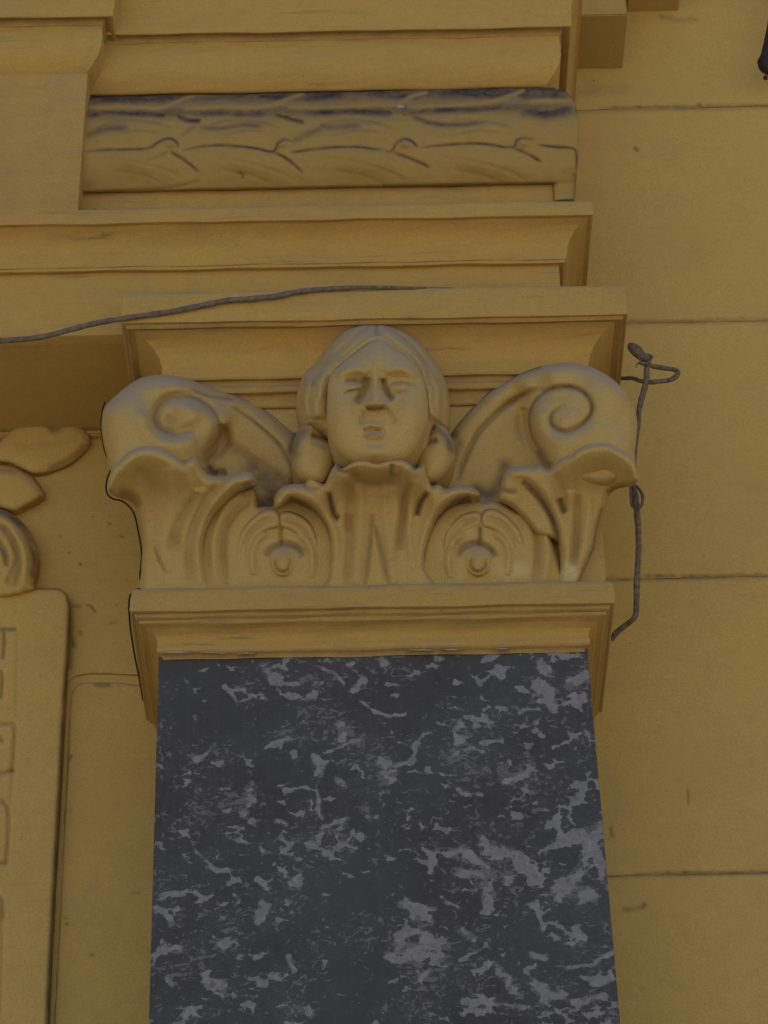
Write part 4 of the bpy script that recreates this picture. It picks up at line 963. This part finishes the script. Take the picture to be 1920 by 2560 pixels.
# ---------------------------------------------------------------- wall ornament (left)
orn = empty('wall_garland', tuple(P(90, 1280, D)), 'carved ochre garland with broad leaves and a rolled ribbon, left of the capital', 'carving')
lf1 = r8([(-60, 380), (0, 320), (60, 260), (130, 205), (200, 178), (300, 178), (400, 188), (470, 190), (530, 212), (590, 260), (612, 310), (600, 370), (550, 430), (470, 490), (380, 530), (300, 550), (230, 556), (150, 520), (60, 480), (-60, 470)])
c8 = lambda x, y, h: (x*.3707, 980+y*.3707, h)
bz = -D
rl = Relief(lf1, bz+.020, rim=(34, .015), back=.02)
rl.stroke(r8([(590, 350), (530, 420), (440, 480), (330, 530)]), 10, -.006, dirt=0.20, dw=9)
rl.stroke(r8([(300, 180), (340, 220), (370, 250), (430, 195)]), 10, -.005, dirt=0.36, dw=10, taper=False)
rl.stroke(r8([(100, 370), (250, 350), (400, 330), (540, 300)]), 10, -.004, dirt=0.07)
rl.stroke(r8([(0, 325), (60, 262), (130, 208), (200, 180), (300, 180), (470, 190), (530, 212), (590, 260), (612, 310)]), 4, 0, dirt=0.33, dw=4, taper=False)
rl.stroke(r8([(230, 556), (300, 550), (380, 530), (470, 490)]), 4, 0, dirt=0.26, dw=3.5, taper=False)
rl.make('garland_leaf', M_wall, orn)
lf2 = r8([(-60, 500), (0, 487), (80, 500), (150, 530), (220, 570), (270, 630), (305, 695), (270, 730), (200, 770), (120, 805), (60, 800), (-60, 740)])
rl = Relief(lf2, bz+.028, rim=(30, .018), back=.03)
rl.stroke(r8([(0, 487), (80, 500), (150, 530), (220, 570), (270, 630), (310, 695)]), 4, 0, dirt=0.39, dw=4.5, taper=False)
rl.stroke(r8([(0, 530), (60, 530), (120, 550)]), 8, -.003, dirt=0.20, dw=6)
rl.stroke(r8([(300, 700), (230, 750), (140, 800)]), 6, -.004, dirt=0.23, dw=6)
rl.make('garland_leaf', M_wall, orn)
rg = r8([(-80, 760), (0, 785), (60, 810), (120, 850), (170, 900), (210, 960), (245, 1030), (262, 1100), (262, 1170), (248, 1230), (230, 1290), (215, 1345), (-80, 1345)])
rl = Relief(rg, bz+.036, rim=(20, .020), back=.045)
rl.stroke(r8([(-20, 795), (60, 830), (120, 880), (175, 950), (215, 1040), (235, 1130), (225, 1230)]), 9, -.006, dirt=0.49, dw=9, taper=False)
rl.stroke(r8([(-20, 880), (40, 930), (80, 990), (110, 1060), (125, 1140), (120, 1230), (95, 1310)]), 8, -.012, dirt=0.33, dw=6)
rl.stroke(r8([(-20, 990), (10, 1040), (40, 1110), (50, 1180)]), 7, -.010, dirt=0.39, dw=6)
rl.stroke(r8([(60, 930), (130, 1000), (165, 1100), (165, 1220), (140, 1330)]), 10, .008)
rl.stroke(r8([(100, 1130), (90, 1200), (50, 1300)]), 8, -.006, dirt=0.20, dw=8)
rl.make('rolled_ribbon', M_wall, orn)

# inscription panel
pan = empty('inscription_panel', tuple(P(80, 2000, D)), 'raised ochre panel with cut letters at the left edge, below the garland', 'panel')
pp = [(-320, 1470), (100, 1470), (145, 1471), (163, 1480), (172, 1496), (176, 1520), (173, 1600), (166, 1700), (160, 1800), (152, 1960), (145, 2080), (136, 2250), (126, 2440), (112, 2760), (-320, 2760)]
rl = Relief(pp, bz+.022, closed_smooth=False, rim=(11, .010), back=.025, pitch=3.5)
rl.stroke([(0, 1471), (100, 1471), (145, 1472), (163, 1481), (172, 1497)], 3, 0, dirt=0.33, dw=3, taper=False)
rl.stroke([(172, 1497), (175, 1520), (172, 1600), (165, 1700), (158, 1800), (150, 1960), (143, 2080), (134, 2250), (124, 2440), (112, 2700)], 5, 0, dirt=0.49, dw=7, taper=False)
# letters: T, then the right ends of the next ones
rl.stroke(r8([(-60, 1600), (0, 1602), (105, 1600)]), 4.5, -.006, dirt=0.39, dw=4, taper=False)
rl.stroke(r8([(30, 1600), (30, 1700), (20, 1810)]), 4.5, -.006, dirt=0.33, dw=4)
rl.stroke(r8([(0, 1885), (12, 1890), (16, 1960), (8, 2060)]), 4, -.005, dirt=0.39, dw=3.5, taper=False)
rl.stroke(r8([(115, 1600), (112, 1800), (105, 2200)]), 5, -.001, dirt=0.09, dw=4)
rl.stroke(rb([(-20, 672), (40, 676), (75, 684), (72, 800), (62, 915)]), 5, -.006, dirt=0.27, dw=3, taper=False)
rl.stroke(rb([(-20, 935), (30, 922), (66, 915)]), 5, -.005, dirt=0.29, dw=4, taper=False)
rl.stroke(rb([(64, 915), (58, 1000), (50, 1110)]), 5, -.002, dirt=0.12, dw=3, taper=False)
rl.stroke(rb([(-20, 1060), (15, 1070), (40, 1110), (45, 1180), (40, 1300), (32, 1385)]), 5, -.006, dirt=0.29, dw=3.5, taper=False)
rl.stroke(rb([(-20, 1385), (30, 1388)]), 5, -.005, dirt=0.33, dw=4, taper=False)
rl.stroke(rb([(0, 740), (8, 760)]), 6, -.004, dirt=0.33, dw=6)
rl.stroke(rb([(-20, 1550), (10, 1580), (15, 1700)]), 5, -.004, dirt=0.29, dw=4)
rl.stroke(rb([(12, 1600), (8, 1900), (0, 2200)]), 5, -.003, dirt=0.16, dw=3)
rl.make('panel_face', M_wall, pan, lump=.0008, lscale=45)
# narrow bead beside the panel
bd = [(176, 1712), (182, 1706), (186, 1712), (183, 1800), (176, 1960), (168, 2100), (160, 2250), (150, 2440), (136, 2760), (126, 2760), (138, 2440), (148, 2250), (156, 2100), (163, 1960), (170, 1800)]

# ---------------------------------------------------------------- cables and irons
def tube(name, pts, mat_, parent=None, ns=10, wig=0.0):
    """pts: (px, py, Y, radius)"""
    a = np.array(pts, float); s2 = smooth(a, False, 6) if len(a) > 2 else a
    C3 = P(s2[:, 0], s2[:, 1], s2[:, 2]); rad = s2[:, 3]
    if wig: C3 = C3 + wig*np.stack([wob(s2[:, 0], s2[:, 1], 9), wob(s2[:, 0], s2[:, 1], 11, 4), wob(s2[:, 0], s2[:, 1], 8, 9)], 1); rad = rad*(1+.10*wob(s2[:, 0], s2[:, 1], 5, 6))
    V = []; Fc = []; n = len(C3); prev = None
    for i in range(n):
        T = C3[min(i+1, n-1)]-C3[max(i-1, 0)]; T /= np.linalg.norm(T)+1e-12
        if prev is None: prev = np.cross(T, [0, 1, 0.01]); prev /= np.linalg.norm(prev)
        A = prev-T*np.dot(prev, T); A /= np.linalg.norm(A); prev = A; B = np.cross(T, A)
        for k in range(ns):
            q = 2*math.pi*k/ns; V.append(C3[i]+rad[i]*(math.cos(q)*A+math.sin(q)*B))
    for i in range(n-1):
        for k in range(ns): Fc.append((i*ns+k, i*ns+(k+1) % ns, (i+1)*ns+(k+1) % ns, (i+1)*ns+k))
    Fc.append(tuple(range(ns))[::-1]); Fc.append(tuple((n-1)*ns+k for k in range(ns)))
    return build(name, V, Fc, mat_, parent, True)
rc = .0040
cbl = tube('cable', [(-420, 905, -.06, rc), (-150, 868, -.065, rc), (0, 853, -.068, rc), (60, 848, -.068, rc), (115, 840, -.069, rc), (200, 818, -.070, rc), (250, 806, -.072, rc), (310, 796, -.080, rc), (400, 783, -.081, rc), (480, 769, -.081, rc), (560, 752, -.081, rc), (600, 749, -.081, rc), (680, 742, -.081, rc), (740, 730, -.081, rc), (820, 722, -.080, rc*.9), (900, 719, -.078, rc*.8), (980, 719, -.076, rc*.7), (1060, 721, -.072, rc*.6), (1130, 722, -.060, rc*.5)], M_cable, None, wig=.0003)
tag(cbl, 'grey-brown cable sagging across the cornice onto the top of the capital', 'cable')
rod = empty('iron_rod', tuple(P(1592, 1400, .05)), 'bent rusty iron rod with knob and hook, right of the capital', 'rod')
ry = .06
tube('rod_stem', [(1620, 886, .03, 0.00473), (1618, 915, .035, 0.00447), (1616, 948, .04, 0.00430), (1607, 985, .045, 0.00447), (1599, 1020, .05, 0.00413), (1594, 1070, .055, 0.00361), (1588, 1123, .055, 0.00344), (1585, 1165, .055, 0.00344), (1583, 1210, .055, 0.00413), (1588, 1245, .055, 0.00568), (1592, 1271, .055, 0.00473), (1596, 1332, .06, 0.00430), (1596, 1389, .06, 0.00430), (1592, 1465, .06, 0.00430), (1590, 1530, .065, 0.00413), (1584, 1547, .07, 0.00413), (1562, 1564, .08, 0.00396), (1542, 1580, .09, 0.00430), (1528, 1598, .10, 0.00430)], M_rust, rod, wig=.0004)
tube('rod_knob', [(1574, 858, .02, 0.00172), (1579, 866, .02, 0.00688), (1590, 876, .022, 0.00817), (1603, 888, .025, 0.00731), (1617, 899, .03, 0.00516), (1624, 905, .03, 0.00172)], M_rust, rod, wig=.0006)
tube('rod_hook', [(1545, 944, .10, 0.00310), (1560, 946, .09, 0.00310), (1582, 946, .07, 0.00327), (1601, 952, .055, 0.00344), (1628, 955, .055, 0.00361), (1666, 952, .055, 0.00361), (1685, 946, .055, 0.00361), (1695, 934, .055, 0.00361), (1688, 924, .055, 0.00361), (1666, 921, .05, 0.00361), (1635, 916, .04, 0.00361), (1622, 910, .035, 0.00344)], M_rust, rod, wig=.0005)
tube('binding_wire', [(1600, 900, .025, 0.00138), (1606, 910, .022, 0.00138), (1626, 902, .022, 0.00138), (1630, 890, .03, 0.00138), (1612, 912, .03, 0.00138), (1596, 908, .028, 0.00120), (1590, 918, .03, 0.00086)], M_rust, rod)
tube('binding_wire', [(1580, 1190, .045, 0.00155), (1577, 1230, .045, 0.00155), (1580, 1262, .045, 0.00155), (1590, 1275, .045, 0.00138)], M_rust, rod, wig=.0008)
tube('binding_wire', [(1592, 1215, .045, 0.00189), (1606, 1240, .045, 0.00258), (1604, 1262, .045, 0.00206), (1594, 1272, .045, 0.00155)], M_rust, rod, wig=.0008)

fx_ = empty('lamp_bracket', tuple(P(1925, 150, D-.02)), 'dark iron bracket end poking in at the upper right edge', 'bracket')
tube('bracket_arm', [(1950, -80, D-.05, .010), (1936, 40, D-.05, .010), (1925, 100, D-.05, .010), (1920, 140, D-.05, .013), (1918, 158, D-.05, .017), (1924, 176, D-.05, .011), (1928, 186, D-.05, .003)], M_iron, fx_)
tube('bracket_drop', [(1916, 190, D-.05, .002), (1914, 194, D-.05, .0045), (1915, 199, D-.05, .002)], M_iron, fx_)
wl_ = [(262, 1006, .03), (258, 1020, .0), (253, 1060, .0), (260, 1120, .0), (277, 1168, .0), (268, 1196, .0), (266, 1228, -.01), (280, 1246, .0), (308, 1254, .01), (333, 1280, .01), (345, 1325, .01), (354, 1385, .01), (350, 1440, .01), (354, 1468, .0), (334, 1478, -.02), (323, 1500, -.03), (325, 1560, .01), (337, 1640, .09), (349, 1700, .17), (357, 1750, D-.008)]  # thin dark tube traced along the left outline of the capital
tag(tube('thin_dark_line', [(a_, b_, c_, .0013) for a_, b_, c_ in wl_], M_iron), 'thin dark line hugging the left outline of the capital down to the wall', 'wire')
